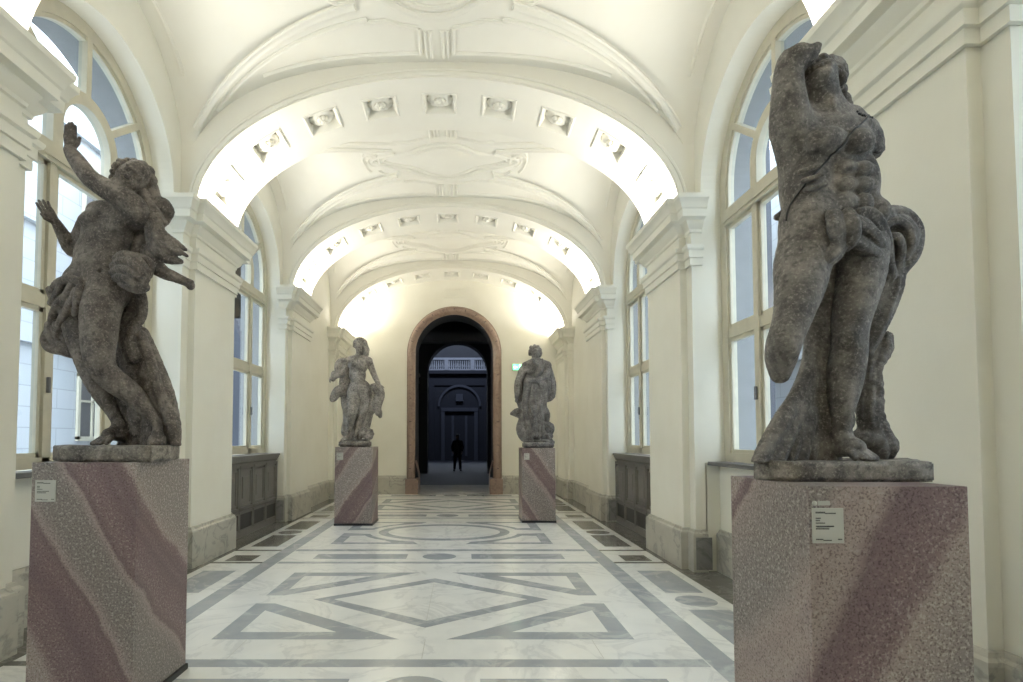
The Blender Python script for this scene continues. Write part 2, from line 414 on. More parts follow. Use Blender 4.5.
for yc in BAYS:
    for sx in (-1, 1):
        for sy in (-1, 1):
            g = [(sx * (2.95 - 2.1 * i / 40), sy * (groin_y(2.95 - 2.1 * i / 40))) for i in range(41)]
            on_vault([(a, b * .985) for a, b in g], yc, .03)
            g2 = []
            for i in range(35):
                dx = 2.7 - 1.95 * i / 34; g2.append((sx * dx, sy * min(1.29, groin_y(dx) + .10 + .12 * (i / 34))))
            on_vault(g2, yc, .018)
            # panel between groin band and arch
            pa = [(sx * .20, sy * .76), (sx * .20, sy * 1.17)]
            pb = [(sx * (.20 + 1.9 * i / 20), sy * 1.17) for i in range(21)]
            pc = [(sx * .20, sy * .76), (sx * .42, sy * .70), (sx * .56, sy * .64), (sx * .8, sy * .66)]
            on_vault(dens(pa, 6), yc, .016); on_vault(pb, yc, .016); on_vault(dens(pc, 5), yc, .016)
            on_vault(dens([(sx * .07, sy * .80), (sx * .07, sy * 1.24)], 6), yc, .016)
            on_vault(dens([(sx * .125, sy * .80), (sx * .125, sy * 1.24)], 6), yc, .013)
            # side lunette frame, near the wall
            on_vault(dens([(sx * 2.98, -1.0 * 1), (sx * 2.98, 1.0)], 24), yc, .014) if sy > 0 else None
    car = []
    for i in range(96):                 # scrolled cartouche
        t = 2 * PI * i / 96; c, s_ = math.cos(t), math.sin(t)
        rx = .95 + .10 * math.cos(4 * t) + .06 * abs(c) ** 6 * 3; ry = .46 + .05 * math.cos(4 * t) + .07 * abs(s_) ** 8
        car.append((rx * c, ry * s_))
    on_vault(car, yc, .026, True)
    on_vault([(a * .84, b * .80) for a, b in car], yc, .014, True)
    for sx in (-1, 1):                  # scrolls at the ends of the cartouche
        sc_ = [(sx * (1.22 - .12 * math.cos(t) * (1 - t / 9)), .20 * math.sin(t) * (1 - t / 9)) for t in [j * .3 for j in range(-12, 20)]]
        on_vault(sc_, yc, .018)
        for sy in (-1, 1):
            on_vault([(sx * (.98 + .16 * math.cos(t)), sy * (.30 + .10 * math.sin(t))) for t in [j * .35 for j in range(13)]], yc, .016)
        on_vault([(sx * (1.28 + .10 * math.cos(t)), .34 * math.sin(t)) for t in [j * .2 - 1.6 for j in range(17)]], yc, .014)
mo.build('moulding', M['ceil'], ceil, smooth=True, angle=.9)
# floor ------------------------------------------------------------------------
fl = MB()      # 0 white, 1 grey, 2 dark, 3 joint
fl.box(X0 - 3.5, X0 + 3.5, -3, YEND + 2.9, -.1, 0)
LV = [0]
def inlay(pts, mi, lvl=1):
    z = .0006 * lvl
    fl.poly(*[(X0 + x, y, z) for x, y in pts], mi=mi)
def rect(x0, x1, y0, y1, mi, lvl=1): inlay([(x0, y0), (x1, y0), (x1, y1), (x0, y1)], mi, lvl)
def ellp(cx, cy, a, b, mi, lvl=1, n=56): inlay([(cx + a * math.cos(2 * PI * i / n), cy + b * math.sin(2 * PI * i / n)) for i in range(n)], mi, lvl)
for s in (-1, 1):
    rect(*sorted((s * 2.0, s * 2.19)), -3, YEND, 1)
    rect(*sorted((s * 2.82, s * 3.45)), -3, YEND, 2)
for bi, yc in enumerate([-2.325] + BAYS):
    pc = yc + 1.9                       # band under the arch beyond the bay
    cy = yc + .06
    for s in (-1, 1):
        def q(pts): return [(s * a, cy + b) for a, b in pts]
        for t in (-1, 1):
            if bi % 2 == 0 and bi != 0 or bi == 0: pass
            ring = (bi == 3)
            if not ring:
                inlay(q([(1.63, t * 1.05), (.18, t * 1.05), (1.45, t * .13), (1.63, t * .13)]), 1)
                inlay(q([(1.47, t * .89), (.70, t * .89), (1.47, t * .34)]), 0, 2)
            else:
                o = [(1.63, t * 1.05), (.35, t * 1.05)] + [(1.22 * math.sin(a), t * .93 * math.cos(a)) for a in [.36 + .1 * k for k in range(11)]] + [(1.63, t * .13)]
                inlay(q(o), 1)
                o = [(1.47, t * .93), (.75, t * .93)] + [(1.33 * math.sin(a), t * 1.02 * math.cos(a)) for a in [.72 + .1 * k for k in range(6)]] + [(1.47, t * .38)]
                inlay(q(o), 0, 2)
    if bi == 3:
        ellp(0, cy, 1.08, .78, 1, 1); ellp(0, cy, .92, .62, 0, 2)
    else:
        inlay([(-1.13, cy), (0, cy - .79), (1.13, cy), (0, cy + .79)], 1); inlay([(-.93, cy), (0, cy - .62), (.93, cy), (0, cy + .62)], 0, 2)
    # cross band
    b0 = pc - .36 + .04
    rect(-1.99, 1.99, pc - .34, pc - .235, 1); rect(-1.99, 1.99, pc + .40, pc + .53, 1)
    rect(-1.62, -.42, pc - .08, pc + .22, 1); rect(.42, 1.62, pc - .08, pc + .22, 1)
    ellp(0, pc + .07, .22, .19, 1, 1)
    for s in (-1, 1):
        def r2(x0, x1, y0, y1, mi, l=1): rect(*sorted((s * x0, s * x1)), y0, y1, mi, l)
        far = bi > 2
        g = 2 if bi >= 3 else 1
        r2(2.34, 2.72, yc - 1.18, yc - .26, g); r2(2.34, 2.72, yc + .28, yc + 1.20, g)
        ellp(s * 2.53, yc + .01, .19, .18, g)
        r2(2.36, 2.70, pc - .2, pc + .14, 2)
        r2(2.19, 2.83, pc - .33, pc - .25, 2); r2(2.19, 2.83, pc + .42, pc + .5, 2)
    # joints
    J = .0025
    rect(-J, J, cy + .0 - .62, cy + .62, 3, 3)
    for x in (-1.35, 0.02, 1.3): rect(x - J, x + J, yc - 1.36, yc - 1.0, 3, 3); rect(x - .4, x - .4 + 2 * J, yc + 1.12, yc + 1.5, 3, 3)
fl_dummy = None
floor = struct(fl.build('floor', [M['white_marble'], M['grey_marble'], M['dark_marble'], M['seam']], merge=False))
# windows ----------------------------------------------------------------------
wn = 0
for S in (-1, 1):
    for bi in WINDOW_BAYS:
        yc = BAYS[bi]; wn += 1
        fr = MB(); D0, D1 = WINP, WINP + .09
        def bar(y0, y1, z0, z1, d0=D0, d1=D1): fr.box(*sorted((X0 + S * d0, X0 + S * d1)), yc + y0, yc + y1, z0, z1)
        def arch(r0, r1, zc, d0, d1, n=40, a0=0, a1=PI):
            rows = []
            for r, d in ((r0, d1), (r0, d0), (r1, d0), (r1, d1), (r0, d1)):
                rows.append([W(S, d, yc - r * math.cos(a0 + (a1 - a0) * i / n), zc + r * math.sin(a0 + (a1 - a0) * i / n)) for i in range(n + 1)])
            fr.grid(rows)
        RO = RN + .01; RI = 1.04
        arch(RI, RO, ZS, D0, D1); arch(RI - .035, RI + .01, ZS, D0 + .02, D1)
        for e in (-1, 1):
            bar(*sorted((e * RI, e * RO)), SILL, ZS); bar(*sorted((e * (RI - .035), e * RI)), SILL, ZS, D0 + .02)
            bar(*sorted((e * .375, e * .465)), SILL, 4.05); bar(*sorted((e * .35, e * .49)), SILL, 4.05, D0 + .03)
        bar(-RI, RI, SILL, SILL + .10)
        bar(-RI, RI, 4.02, 4.2, D0 - .02); bar(-RI, RI, 4.06, 4.16, D0 - .035)
        bar(-RI, RI, 2.70, 2.82, D0 + .01)
        for a, b in ((-RI, -.47), (-.37, .37), (.47, RI)):        # casement frames inside the lights
            for z0, z1 in ((SILL + .1, 2.70), (2.82, 4.02)):
                t = .04
                for q in ((a, a + t, z0, z1), (b - t, b, z0, z1), (a, b, z0, z0 + t), (a, b, z1 - t, z1)): bar(*q, D0 + .025, D1 - .01)
        arch(.335, .46, ZS, D0 - .01, D1)
        for e in (-1, 1): bar(*sorted((e * .335, e * .46)), 4.2, ZS, D0 - .01)
        for ang in (38, 90, 142):
            a = math.radians(ang); ca, sa = math.cos(a), math.sin(a); hw = .035
            pts = []
            for r, q in ((.45, -hw), (.45, hw), (RI, hw), (RI, -hw)):
                pts.append((yc + r * ca - q * sa, ZS + r * sa + q * ca))
            for d0 in (D0, D1): fr.poly(*[W(S, d0, y, z) for y, z in pts])
            for i in range(4):
                p, q = pts[i], pts[(i + 1) % 4]; fr.quad(W(S, D0, *p), W(S, D0, *q), W(S, D1, *q), W(S, D1, *p))
        wo = struct(fr.build('window_%d' % wn, M['frame'])); 
        g = MB(); gx = WINP + .055
        g.poly(*[W(S, gx, yc + a, z) for a, z in [(-RI, SILL)] + [(-RI * math.cos(t * PI / 32), ZS + RI * math.sin(t * PI / 32)) for t in range(33)] + [(RI, SILL)]])
        g.build('pane', M['glass'], wo)
        h = MB()
        for yy in (-.43, .43): h.box(*sorted((X0 + S * (D0 - .03), X0 + S * D0)), yc + yy - .012, yc + yy + .012, 1.95, 2.09)
        h.build('window_handle', M['sill'], wo, bevel=.004)
        s_ = MB(); s_.box(*sorted((X0 + S * (WINP - .20 if bi != 2 else WINP - .05), X0 + S * (WINP + .02))), yc - RN - .02, yc + RN + .02, SILL - .05, SILL - .005)
        s_.build('window_sill', M['sill'], wo, bevel=.006)
# radiator covers -----------------------------------------------------------------
def radiator_cover(S, label):
    yc = BAYS[2]; base = X0 + S * 3.32
    r = thing('radiator_cover', (base, yc, 0), label, 'radiator cover', 'panelled radiator covers below the windows')
    def bx(mb, d0, d1, y0, y1, z0, z1): mb.box(*sorted((-S * d0, -S * d1)), y0, y1, z0, z1)
    b = MB(); bx(b, 0, .15, -1.165, 1.165, 0, 1.2); bx(b, .15, .175, -1.165, 1.165, 0, .09)
    b.build('cabinet_body', M['wood'], r, bevel=.004)
    t = MB(); bx(t, 0, .22, -1.168, 1.168, 1.232, 1.27); bx(t, 0, .20, -1.168, 1.168, 1.20, 1.232); bx(t, .15, .185, -1.165, 1.165, 1.17, 1.20)
    for i in range(60): bx(t, .15, .176, -1.15 + i * .0386, -1.15 + i * .0386 + .02, 1.145, 1.17)
    t.build('top_board', M['wood'], r, bevel=.004)
    for i in range(4):
        y0 = -1.13 + i * .57; y1 = y0 + .55
        p = MB()
        for (a, c, d) in ((0, .045, .185), (.075, .02, .172)):
            z0, z1 = .42 + a, 1.12 - a; ya, yb = y0 + a, y1 - a
            bx(p, .15, d, ya, ya + c, z0, z1); bx(p, .15, d, yb - c, yb, z0, z1); bx(p, .15, d, ya, yb, z0, z0 + c); bx(p, .15, d, ya, yb, z1 - c, z1)
        bx(p, .15, .168, y0 + .14, y1 - .14, .60, .94)
        p.build('panel', M['wood'], r, bevel=.003)
        g = MB(); bx(g, .15, .155, y0 + .03, y1 - .03, .12, .36)
        gr = g.build('grille', M['wood_dark'], r); gr['label'] = 'dark recessed grille'
        f = MB()
        for q in ((y0, y0 + .03, .09, .39), (y1 - .03, y1, .09, .39), (y0, y1, .36, .40), (y0, y1, .09, .12)): bx(f, .15, .18, *q)
        f.build('grille_frame', M['wood'], gr)
radiator_cover(-1, 'grey-stained panelled wooden radiator cover below the far window of the left wall')
radiator_cover(1, 'grey-stained panelled wooden radiator cover below the far window of the right wall')
bw = MB(); bw.box(X0 - 3.9, X0 + 3.9, -1.25, -1.05, -.1, 6.8); struct(bw.build('wall_back', M['wall']))  # unseen end wall, added to cut the sky light from behind
# end wall and doorway ---------------------------------------------------------
DXC, DR, DZS = -.245, 1.085, 3.93
ew = MB()
def arcp(r, n=48, z0=0): return [(DXC - r, z0)] + [(DXC - r * math.cos(PI * i / n), DZS + r * math.sin(PI * i / n)) for i in range(n + 1)] + [(DXC + r, z0)]
inner = arcp(DR)
outer = []
for x, z in inner:
    if z <= 0: outer.append((math.copysign(3.6, x - DXC) + X0, 0)); continue
    q = max(abs(x - DXC) / 3.5, (z - DZS) / 2.7 if z > DZS else 0, 1e-6)
    outer.append((DXC + (x - DXC) / q, z if z <= DZS else DZS + (z - DZS) / q))
ew.grid([[(x, YEND, z) for x, z in inner], [(x, YEND, z) for x, z in outer]])
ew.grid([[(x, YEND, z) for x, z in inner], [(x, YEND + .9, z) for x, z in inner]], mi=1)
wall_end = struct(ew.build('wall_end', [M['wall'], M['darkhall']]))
pb = MB()
for x0_, x1_ in ((X0 - 3.0, DXC - 1.33), (DXC + 1.33, X0 + 3.0)):
    pb.grid([[(x0_, YEND - o, z * 1.05), (x1_, YEND - o, z * 1.05)] for o, z in BASEP])
pb.build('plinth_course', M['base_marble'], wall_end)
fm = MB()
for q in ((-.27, -.25, 5.62, 5.86), (.25, .27, 5.62, 5.86), (-.27, .27, 5.84, 5.86), (-.27, .27, 5.62, 5.64)):
    fm.box(X0 + .06 + q[0], X0 + .06 + q[1], YEND - .015, YEND + .01, q[2] - .12, q[3] - .12)
fm.build('small_frame', M['wall'], wall_end)
ds = MB()
prof = [(0, .0), (0, .03), (.03, .05), (.05, .075), (.08, .105), (.13, .12), (.18, .105), (.205, .07), (.21, .035), (.235, .03), (.24, 0)]
rows = []
for a, d in prof:
    rows.append([(x, YEND - d, z) for x, z in arcp(DR + a)])
ds.grid(rows)
dsur = struct(ds.build('door_1', M['pinkstone'], smooth=True, angle=.8))
jt = MB()
for i in range(1, 12):
    a = PI * i / 12
    for r0, r1, d in ((DR + .03, DR + .21, .1225),):
        c, s_ = math.cos(a), math.sin(a); hw = .006
        jt.box(DXC - hw, DXC + hw, 0, .004, r0, r1) if False else jt.poly(*[(DXC + r * c - q * s_, YEND - d, DZS + r * s_ + q * c) for r, q in ((DR + .10, -hw), (DR + .10, hw), (DR + .16, hw), (DR + .16, -hw))])
for z in (.7, 1.35, 2.0, 2.65, 3.3):
    for e in (-1, 1): jt.box(*sorted((DXC + e * (DR + .10), DXC + e * (DR + .16))), YEND - .123, YEND - .119, z, z + .012)
jt.build('joint', M['black'], dsur)
pl_ = MB()
for e in (-1, 1):
    pl_.box(*sorted((DXC + e * (DR - .10), DXC + e * (DR + .26))), YEND - .16, YEND + .5, 0, .42)
    rows = []
    for i in range(13):
        t = i / 12; z = .42 + .5 * t; w_ = .10 * math.cos(t * PI / 2)
        rows.append([(DXC + e * (DR - w_), YEND - .12, z), (DXC + e * (DR - w_), YEND + .45, z)])
    pl_.grid(rows)
pl_.build('plinth_block', M['pinkstone'], dsur, bevel=.01)
# rotunda beyond ---------------------------------------------------------------
dk = MB(); YF = 38.0
dk.box(-9, 9, YEND + .9, YF + 1, -.12, -.01)
dk.box(-9, DXC - DR, YEND + .85, YEND + 1.2, 0, 12); dk.box(DXC + DR, 9, YEND + .85, YEND + 1.2, 0, 12)
dk.box(-9, 9, YEND + .85, YEND + 1.2, 5.1, 12); dk.box(-9, 9, YEND + .8, YF + 1, 12, 12.2)
dk.box(-9.2, -9, YEND + .8, YF + 1, 0, 12); dk.box(9, 9.2, YEND + .8, YF + 1, 0, 12)
dk.box(-9, 9, YF, YF + .4, 0, 6.2); dk.box(-9, 9, YF + 3, YF + 3.3, 6, 12)
dk.box(-9, 9, YF - .1, YF, 5.2, 5.5); dk.box(-9, 9, YF - .3, YF + 3, 6.0, 6.25)
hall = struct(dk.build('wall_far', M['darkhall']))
ar = MB()      # near arch of the rotunda, pilasters and portal
for (cx, r, ys_, zs_, wd) in ((DXC, 1.32, 24.0, 4.45, .5),):
    n = 32; inn = [(cx - r * math.cos(PI * i / n), zs_ + r * math.sin(PI * i / n)) for i in range(n + 1)]; inn = [(cx - r, 0)] + inn + [(cx + r, 0)]
    out_ = [(cx + (x - cx) * 4, z if z <= zs_ else zs_ + (z - zs_) * 4.5) for x, z in inn]; ar.box(-6, 6, 18, 18.5, 4.74, 5.04)
    ar.grid([[(x, ys_, z) for x, z in inn], [(x, ys_, z) for x, z in out_]]); ar.grid([[(x, ys_, z) for x, z in inn], [(x, ys_ + .8, z) for x, z in inn]])
for e in (-1, 1):
    ar.box(*sorted((DXC + e * 3.0, DXC + e * 3.5)), YF - .35, YF, 0, 5.2); ar.box(*sorted((DXC + e * 1.75, DXC + e * 2.1)), YF - .2, YF, 0, 5.2)
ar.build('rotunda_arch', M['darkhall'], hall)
pt = MB()
for e in (-1, 1):
    pt.box(*sorted((DXC + e * 1.02, DXC + e * 1.27)), YF - .18, YF, 0, 3.4)
pt.box(DXC - 1.27, DXC + 1.27, YF - .2, YF, 3.4, 3.65)
rows = [[(DXC - r * math.cos(PI * i / 24), YF - .15, 3.75 + r * math.sin(PI * i / 24)) for i in range(25)] for r in (1.35, 1.5)]
pt.grid(rows)
for e in (-1, 1): pt.box(*sorted((DXC + e * .38, DXC + e * .55)), YF - .05, YF, .3, 3.1)
pt.box(DXC - .25, DXC + .25, YF - .2, YF, 4.1, 4.6)
pt.build('portal', M['darkhall2'], hall)
bl = MB()
for i in range(34):
    x = DXC - 2.5 + i * .15
    for z, r in ((6.3, .055), (6.45, .08), (6.65, .04), (6.9, .055)):
        pass
    rows = [[(x + r * math.cos(k * PI / 3), YF - .2 + r * math.sin(k * PI / 3), z) for k in range(6)] for z, r in ((6.3, .05), (6.36, .035), (6.5, .06), (6.75, .03), (6.95, .05))]
    bl.grid(rows, closed=True)
for x in (-2.6, -.9, .9, 2.6): bl.box(DXC + x - .14, DXC + x + .14, YF - .34, YF - .06, 6.25, 7.05)
bl.box(DXC - 2.6, DXC + 2.6, YF - .32, YF - .08, 6.95, 7.1); bl.box(DXC - 2.6, DXC + 2.6, YF - .32, YF - .08, 6.22, 6.32)
bl.build('balustrade', M['baluster'], hall)
lp = MB()
for e in (-1, 1):
    lp.box(*sorted((DXC + e * 1.22, DXC + e * 1.5)), 17.4, 17.7, 0, 3.3)
    lp.box(*sorted((DXC + e * 1.17, DXC + e * 1.55)), 17.35, 17.75, 3.3, 3.42); lp.box(*sorted((DXC + e * 1.14, DXC + e * 1.6)), 17.32, 17.78, 3.52, 3.62)
    lp.box(*sorted((DXC + e * 1.2, DXC + e * 1.52)), 17.38, 17.72, 3.42, 3.52); lp.box(*sorted((DXC + e * 1.17, DXC + e * 1.55)), 17.35, 17.75, 0, .35)
lp.build('pillar', M['darkhall2'], hall, bevel=.02)
# facades across the courtyards --------------------------------------------------
for S, nm in ((-1, 'wall_court_left'), (1, 'wall_court_right')):
    f = MB(); xw = X0 + S * 12.5
    f.box(*sorted((xw, xw + S * .3)), -12, 40, -1, 13)
    for zc in (3.0, 6.6, 10.2): f.box(*sorted((xw, xw - S * .18)), -12, 40, zc + 1.35, zc + 1.5)
    f.box(*sorted((X0 + S * 4.2, xw)), -12, 40, -1.1, -1.0)
    fo = struct(f.build(nm, M['facade']))
    g = MB(); h = MB()
    for zc in (1.0, 4.6, 8.2):
        for k in range(0, 14, 2):
            y = -9 + k * 3.4
            g.box(*sorted((xw - S * .02, xw - S * .05)), y, y + 1.2, zc + .6, zc + 2.6)
            for q in ((y - .12, y, zc + .5, zc + 2.7), (y + 1.2, y + 1.32, zc + .5, zc + 2.7), (y - .12, y + 1.32, zc + 2.6, zc + 2.75), (y - .12, y + 1.32, zc + .45, zc + .6), (y + .56, y + .64, zc + .6, zc + 2.6), (y, y + 1.2, zc + 1.75, zc + 1.82)):
                h.box(*sorted((xw - S * .02, xw - S * .1)), *q)
    g.build('facade_pane', M['sill'], fo); h.build('facade_frame', M['frame'], fo)
# ================================================================= SCULPTURE
def vnorm(v): v = Vector(v); return v.normalized()
class Sculpt:
    """implicit surface built from blended limbs and masses, turned into one continuous mesh"""
    def __init__(s, Y0, px=None): s.Y0 = Y0; s.P = []
    def at(s, x, y, d=0):
        return ray_at(x, y, s.Y0 + d)
    def cap(s, a, b, ra, rb=None, k=.02, op='add', flat=None, fold=None):
        """a, b = (px, py, depth); radii in pixels"""
        A, sa = s.at(*a); B, sb = s.at(*b)
        s.P.append(('cap', A, B, ra * sa, (ra if rb is None else rb) * sb, k, op, flat, fold))
    def chain(s, pts, k=.02, op='add', flat=None, fold=None, sub=1):
        """pts (px, py, depth, r): smooth limb through the points"""
        if sub > 1 and len(pts) > 2:
            q = []; n = len(pts)
            for i in range(n - 1):
                p0, p1, p2, p3 = pts[max(0, i - 1)], pts[i], pts[i + 1], pts[min(n - 1, i + 2)]
                for j in range(sub):
                    t = j / sub
                    q.append(tuple(.5 * (2 * b + (c - a) * t + (2 * a - 5 * b + 4 * c - d) * t * t + (3 * b - a - 3 * c + d) * t ** 3) for a, b, c, d in zip(p0, p1, p2, p3)))
            q.append(pts[-1]); pts = q
        W_ = [s.at(*p[:3]) for p in pts]; seg = []; ln = 0; u = None
        for (A, sa), (B, sb), a, b in zip(W_, W_[1:], pts, pts[1:]):
            D = B - A; L = D.length
            if L < 1e-6: continue
            Dn = D / L
            if u is None: u = Dn.orthogonal().normalized() if abs(Dn.y) > .95 else Dn.cross(Vector((0, 1, 0))).normalized()
            else: u = (u - Dn * u.dot(Dn)).normalized()
            seg.append((A, B, a[3] * sa, b[3] * sb, u.copy(), Dn.cross(u), ln)); ln += L
        s.P.append(('chain', seg, k, op, flat, fold))
    def folds(s, pts, n=5, k=.006, jit=0, w=.95, rr=.34, core=.72, sub=3):
        """cloth or hair running along a path as a bundle of raised ridges"""
        rn = random.Random(jit); s.chain([(x, y, d, r * core) for x, y, d, r in pts], .012, sub=sub)
        for i in range(n):
            o = ((i + .5) / n * 2 - 1) * w; q = []; ph = rn.uniform(0, 6); am = rn.uniform(.05, .16); dj = rn.uniform(.75, 1.2)
            for j, (x, y, d, r) in enumerate(pts):
                a = pts[max(0, j - 1)]; b_ = pts[min(len(pts) - 1, j + 1)]; L = math.hypot(b_[0] - a[0], b_[1] - a[1]) or 1
                nx_, ny_ = -(b_[1] - a[1]) / L, (b_[0] - a[0]) / L; oo = (o + am * math.sin(1.3 * j + ph)) * r * .8
                q.append((x + nx_ * oo, y + ny_ * oo, d - math.sqrt(max(0, 1 - o * o)) * r * core * dj * s.Y0 / FPX * .8, r * rr * rn.uniform(.8, 1.15)))
            s.chain(q, k, sub=sub)
    def ell(s, c, r, k=.03, rot=0, op='add', basis=None):
        """ellipsoid: radii (across, deep, up) in pixels of the picture, rot = lean to the right in degrees"""
        C, sc = s.at(*c)
        if basis is None:
            a = math.radians(rot); basis = (Vector((math.cos(a), 0, -math.sin(a))), Vector((0, 1, 0)), Vector((math.sin(a), 0, math.cos(a))))
        s.P.append(('ell', C, basis, tuple(q * sc for q in r), k, op))
    def wcap(s, A, B, ra, rb, k=.01, op='add', flat=None): s.P.append(('cap', Vector(A), Vector(B), ra, rb, k, op, flat, None))
    def well(s, C, basis, r, k=.01, op='add'): s.P.append(('ell', Vector(C), basis, r, k, op))
    def cut(s, c, n): C, _ = s.at(*c); s.P.append(('cut', C, vnorm(n)))
    def head(s, c, F, U, hs, k=None, curls=0, beard=False, neckless=True):
        C, _ = s.at(*c) if not isinstance(c, Vector) else (c, 0)
        F = vnorm(F); U = Vector(U); U = (U - F * U.dot(F)).normalized(); R = F.cross(U)
        def L(r, f, u): return C + (R * r + F * f + U * u) * hs
        B = (R, F, U); k = k or .012
        def e(r, f, u, a, b, c_, kk=k, op='add'): s.well(L(r, f, u), B, (a * hs, b * hs, c_ * hs), kk, op)
        e(0, -.15, .28, .68, .82, .72); e(0, .12, -.15, .56, .62, .78, .03)
        s.wcap(L(-.2, .35, -.72), L(.2, .35, -.72), .22 * hs, .22 * hs, .02); e(0, .52, -.82, .17, .15, .15, .015)
        for q in (-1, 1):
            e(q * .27, .76, .02, .21, .22, .15, .008, 'sub'); e(q * .26, .58, .01, .15, .13, .11, .004)
            s.wcap(L(q * .10, .72, .17), L(q * .42, .60, .16), .06 * hs, .05 * hs, .012)
            e(q * .33, .50, -.32, .2, .2, .22, .02); e(q * .64, -.02, -.05, .07, .17, .22, .006)
        s.wcap(L(0, .70, .12), L(0, .92, -.25), .065 * hs, .10 * hs, .010); s.wcap(L(-.1, .82, -.28), L(.1, .82, -.28), .065 * hs, .065 * hs, .006)
        s.wcap(L(-.15, .73, -.46), L(.15, .73, -.46), .06 * hs, .06 * hs, .007); s.wcap(L(-.12, .70, -.58), L(.12, .70, -.58), .07 * hs, .07 * hs, .008)
        s.wcap(L(-.17, .82, -.52), L(.17, .82, -.52), .045 * hs, .045 * hs, .004, 'sub')
        return C, R, F, U, L
    def hand(s, wrist, D, Nn, ln, spread=.2, curl=(.3, .35, .4, .5), thumb=1, r=None, nar=1):
        """wrist world point, D pointing direction, Nn palm normal; ln = hand length"""
        D = vnorm(D); Nn = Vector(Nn); Nn = (Nn - D * Nn.dot(D)).normalized(); T = D.cross(Nn) * thumb * nar
        W0 = Vector(wrist); pl = ln * .48; r = r or ln * .055
        for q in (-.17, -.06, .06, .17): s.wcap(W0 + T * q * ln * .4, W0 + D * pl + T * q * ln * 1.1, ln * .10, ln * .085, .010)
        for i, (q, l) in enumerate(((.21, .44), (.07, .50), (-.07, .47), (-.20, .37))):
            p = W0 + D * pl * .95 + T * q * ln; d = (D + T * q * spread * 2).normalized(); a = 0
            for seg in (.45, .32, .23):
                a += curl[i]; dd = d * math.cos(a) + Nn * math.sin(a); nx = p + dd * l * ln * seg
                s.wcap(p, nx, r, r * .92, .003); p = nx
        p = W0 + D * pl * .25 + T * .17 * ln; dd = (D * .75 + T * .75 + Nn * .25).normalized(); nx = p + dd * ln * .24; s.wcap(p, nx, r * 1.35, r * 1.1, .006)
        dd = (D * .95 + T * .3 + Nn * .3).normalized(); s.wcap(nx, nx + dd * ln * .2, r * 1.1, r * .85, .003)
    def foot(s, ankle, toe, up=(0, 0, 1), w=.045, k=.015, side=1):
        A = Vector(ankle); T = Vector(toe); D = T - A; Lf = D.length; D.normalize(); U = Vector(up); U = (U - D * U.dot(D)).normalized(); R = D.cross(U)
        heel = A - D * .05 - U * .02; heel.z = min(heel.z, T.z + .035)
        s.wcap(heel, A + D * Lf * .5, w * .72, w * .8, k); s.wcap(A, A + D * Lf * .55 - U * .0, w * .75, w * .6, k)
        for i in range(5):
            q = (i - 2) / 2; b = A + D * Lf * (.55) + R * q * w * .75; b.z = (A.z * .3 + T.z * .7) if A.z > T.z else T.z
            e = T + R * q * w * .95 - D * (.012 * abs(q) + (.035 if q * side < -.6 else 0) * .6); e.z = T.z
            rr = w * (.34 if q * side > .6 else .24)
            s.wcap(b, e, w * .42, rr, .008)
    def field(s, h, pad=.03):
        lo = Vector((1e9,) * 3); hi = -lo
        for p in s.P:
            if p[0] == 'chain' and p[3] == 'add':
                for q_ in p[1]:
                    for P_, rr in ((q_[0], q_[2]), (q_[1], q_[3])):
                        rr = rr + (p[5][0] * 2 if p[5] else 0)
                        for i in range(3): lo[i] = min(lo[i], P_[i] - rr); hi[i] = max(hi[i], P_[i] + rr)
            if p[0] == 'cap' and p[6] == 'add':
                fo = (p[8][0] if p[8] else 0); rr = max(p[3], p[4]) + fo
                for q in (p[1], p[2]):
                    for i in range(3): lo[i] = min(lo[i], q[i] - rr); hi[i] = max(hi[i], q[i] + rr)
            if p[0] == 'ell' and p[5] == 'add':
                rr = max(p[3])
                for i in range(3): lo[i] = min(lo[i], p[1][i] - rr); hi[i] = max(hi[i], p[1][i] + rr)
        lo = np.array(lo) - pad; hi = np.array(hi) + pad
        n = np.ceil((hi - lo) / h).astype(int) + 1
        Fd = np.full(n, .06, np.float32)
        ax = [lo[i] + h * np.arange(n[i], dtype=np.float32) for i in range(3)]
        for p in s.P:
            if p[0] == 'cut':
                _, C, nn = p
                d = ((ax[0][:, None, None] - C.x) * nn.x + (ax[1][None, :, None] - C.y) * nn.y + (ax[2][None, None, :] - C.z) * nn.z)
                R = .12; m = ((ax[0][:, None, None] - C.x) ** 2 + (ax[1][None, :, None] - C.y) ** 2 + (ax[2][None, None, :] - C.z) ** 2) < R * R
                wob = .006 * np.sin(ax[0][:, None, None] * 90) + .005 * np.sin(ax[1][None, :, None] * 120 + 1)
                Fd = np.where(m, np.maximum(Fd, d + wob), Fd); continue
            if p[0] == 'cap':
                _, A, B, ra, rb, k, op, flat, fold = p
                rr = max(ra, rb) + k * 1.2 + 2.5 * h + (fold[0] * 1.5 if fold else 0)
                pl = [min(A[i], B[i]) - rr for i in range(3)]; ph = [max(A[i], B[i]) + rr for i in range(3)]
            elif p[0] == 'chain':
                _, seg, k, op, flat, fold = p
                rr = k * 1.2 + 2.5 * h + (fold[0] * 2.6 if fold else 0)
                pl = [min(min(q_[0][i] - q_[2], q_[1][i] - q_[3]) for q_ in seg) - rr for i in range(3)]; ph = [max(max(q_[0][i] + q_[2], q_[1][i] + q_[3]) for q_ in seg) + rr for i in range(3)]
            else:
                _, C, bs, rad, k, op = p
                ext = [math.sqrt(sum((bs[j][i] * rad[j]) ** 2 for j in range(3))) + k * 1.2 + 2.5 * h for i in range(3)]
                pl = [C[i] - ext[i] for i in range(3)]; ph = [C[i] + ext[i] for i in range(3)]
            i0 = [max(0, int((pl[i] - lo[i]) / h)) for i in range(3)]; i1 = [min(n[i], int((ph[i] - lo[i]) / h) + 2) for i in range(3)]
            if any(i1[i] <= i0[i] for i in range(3)): continue
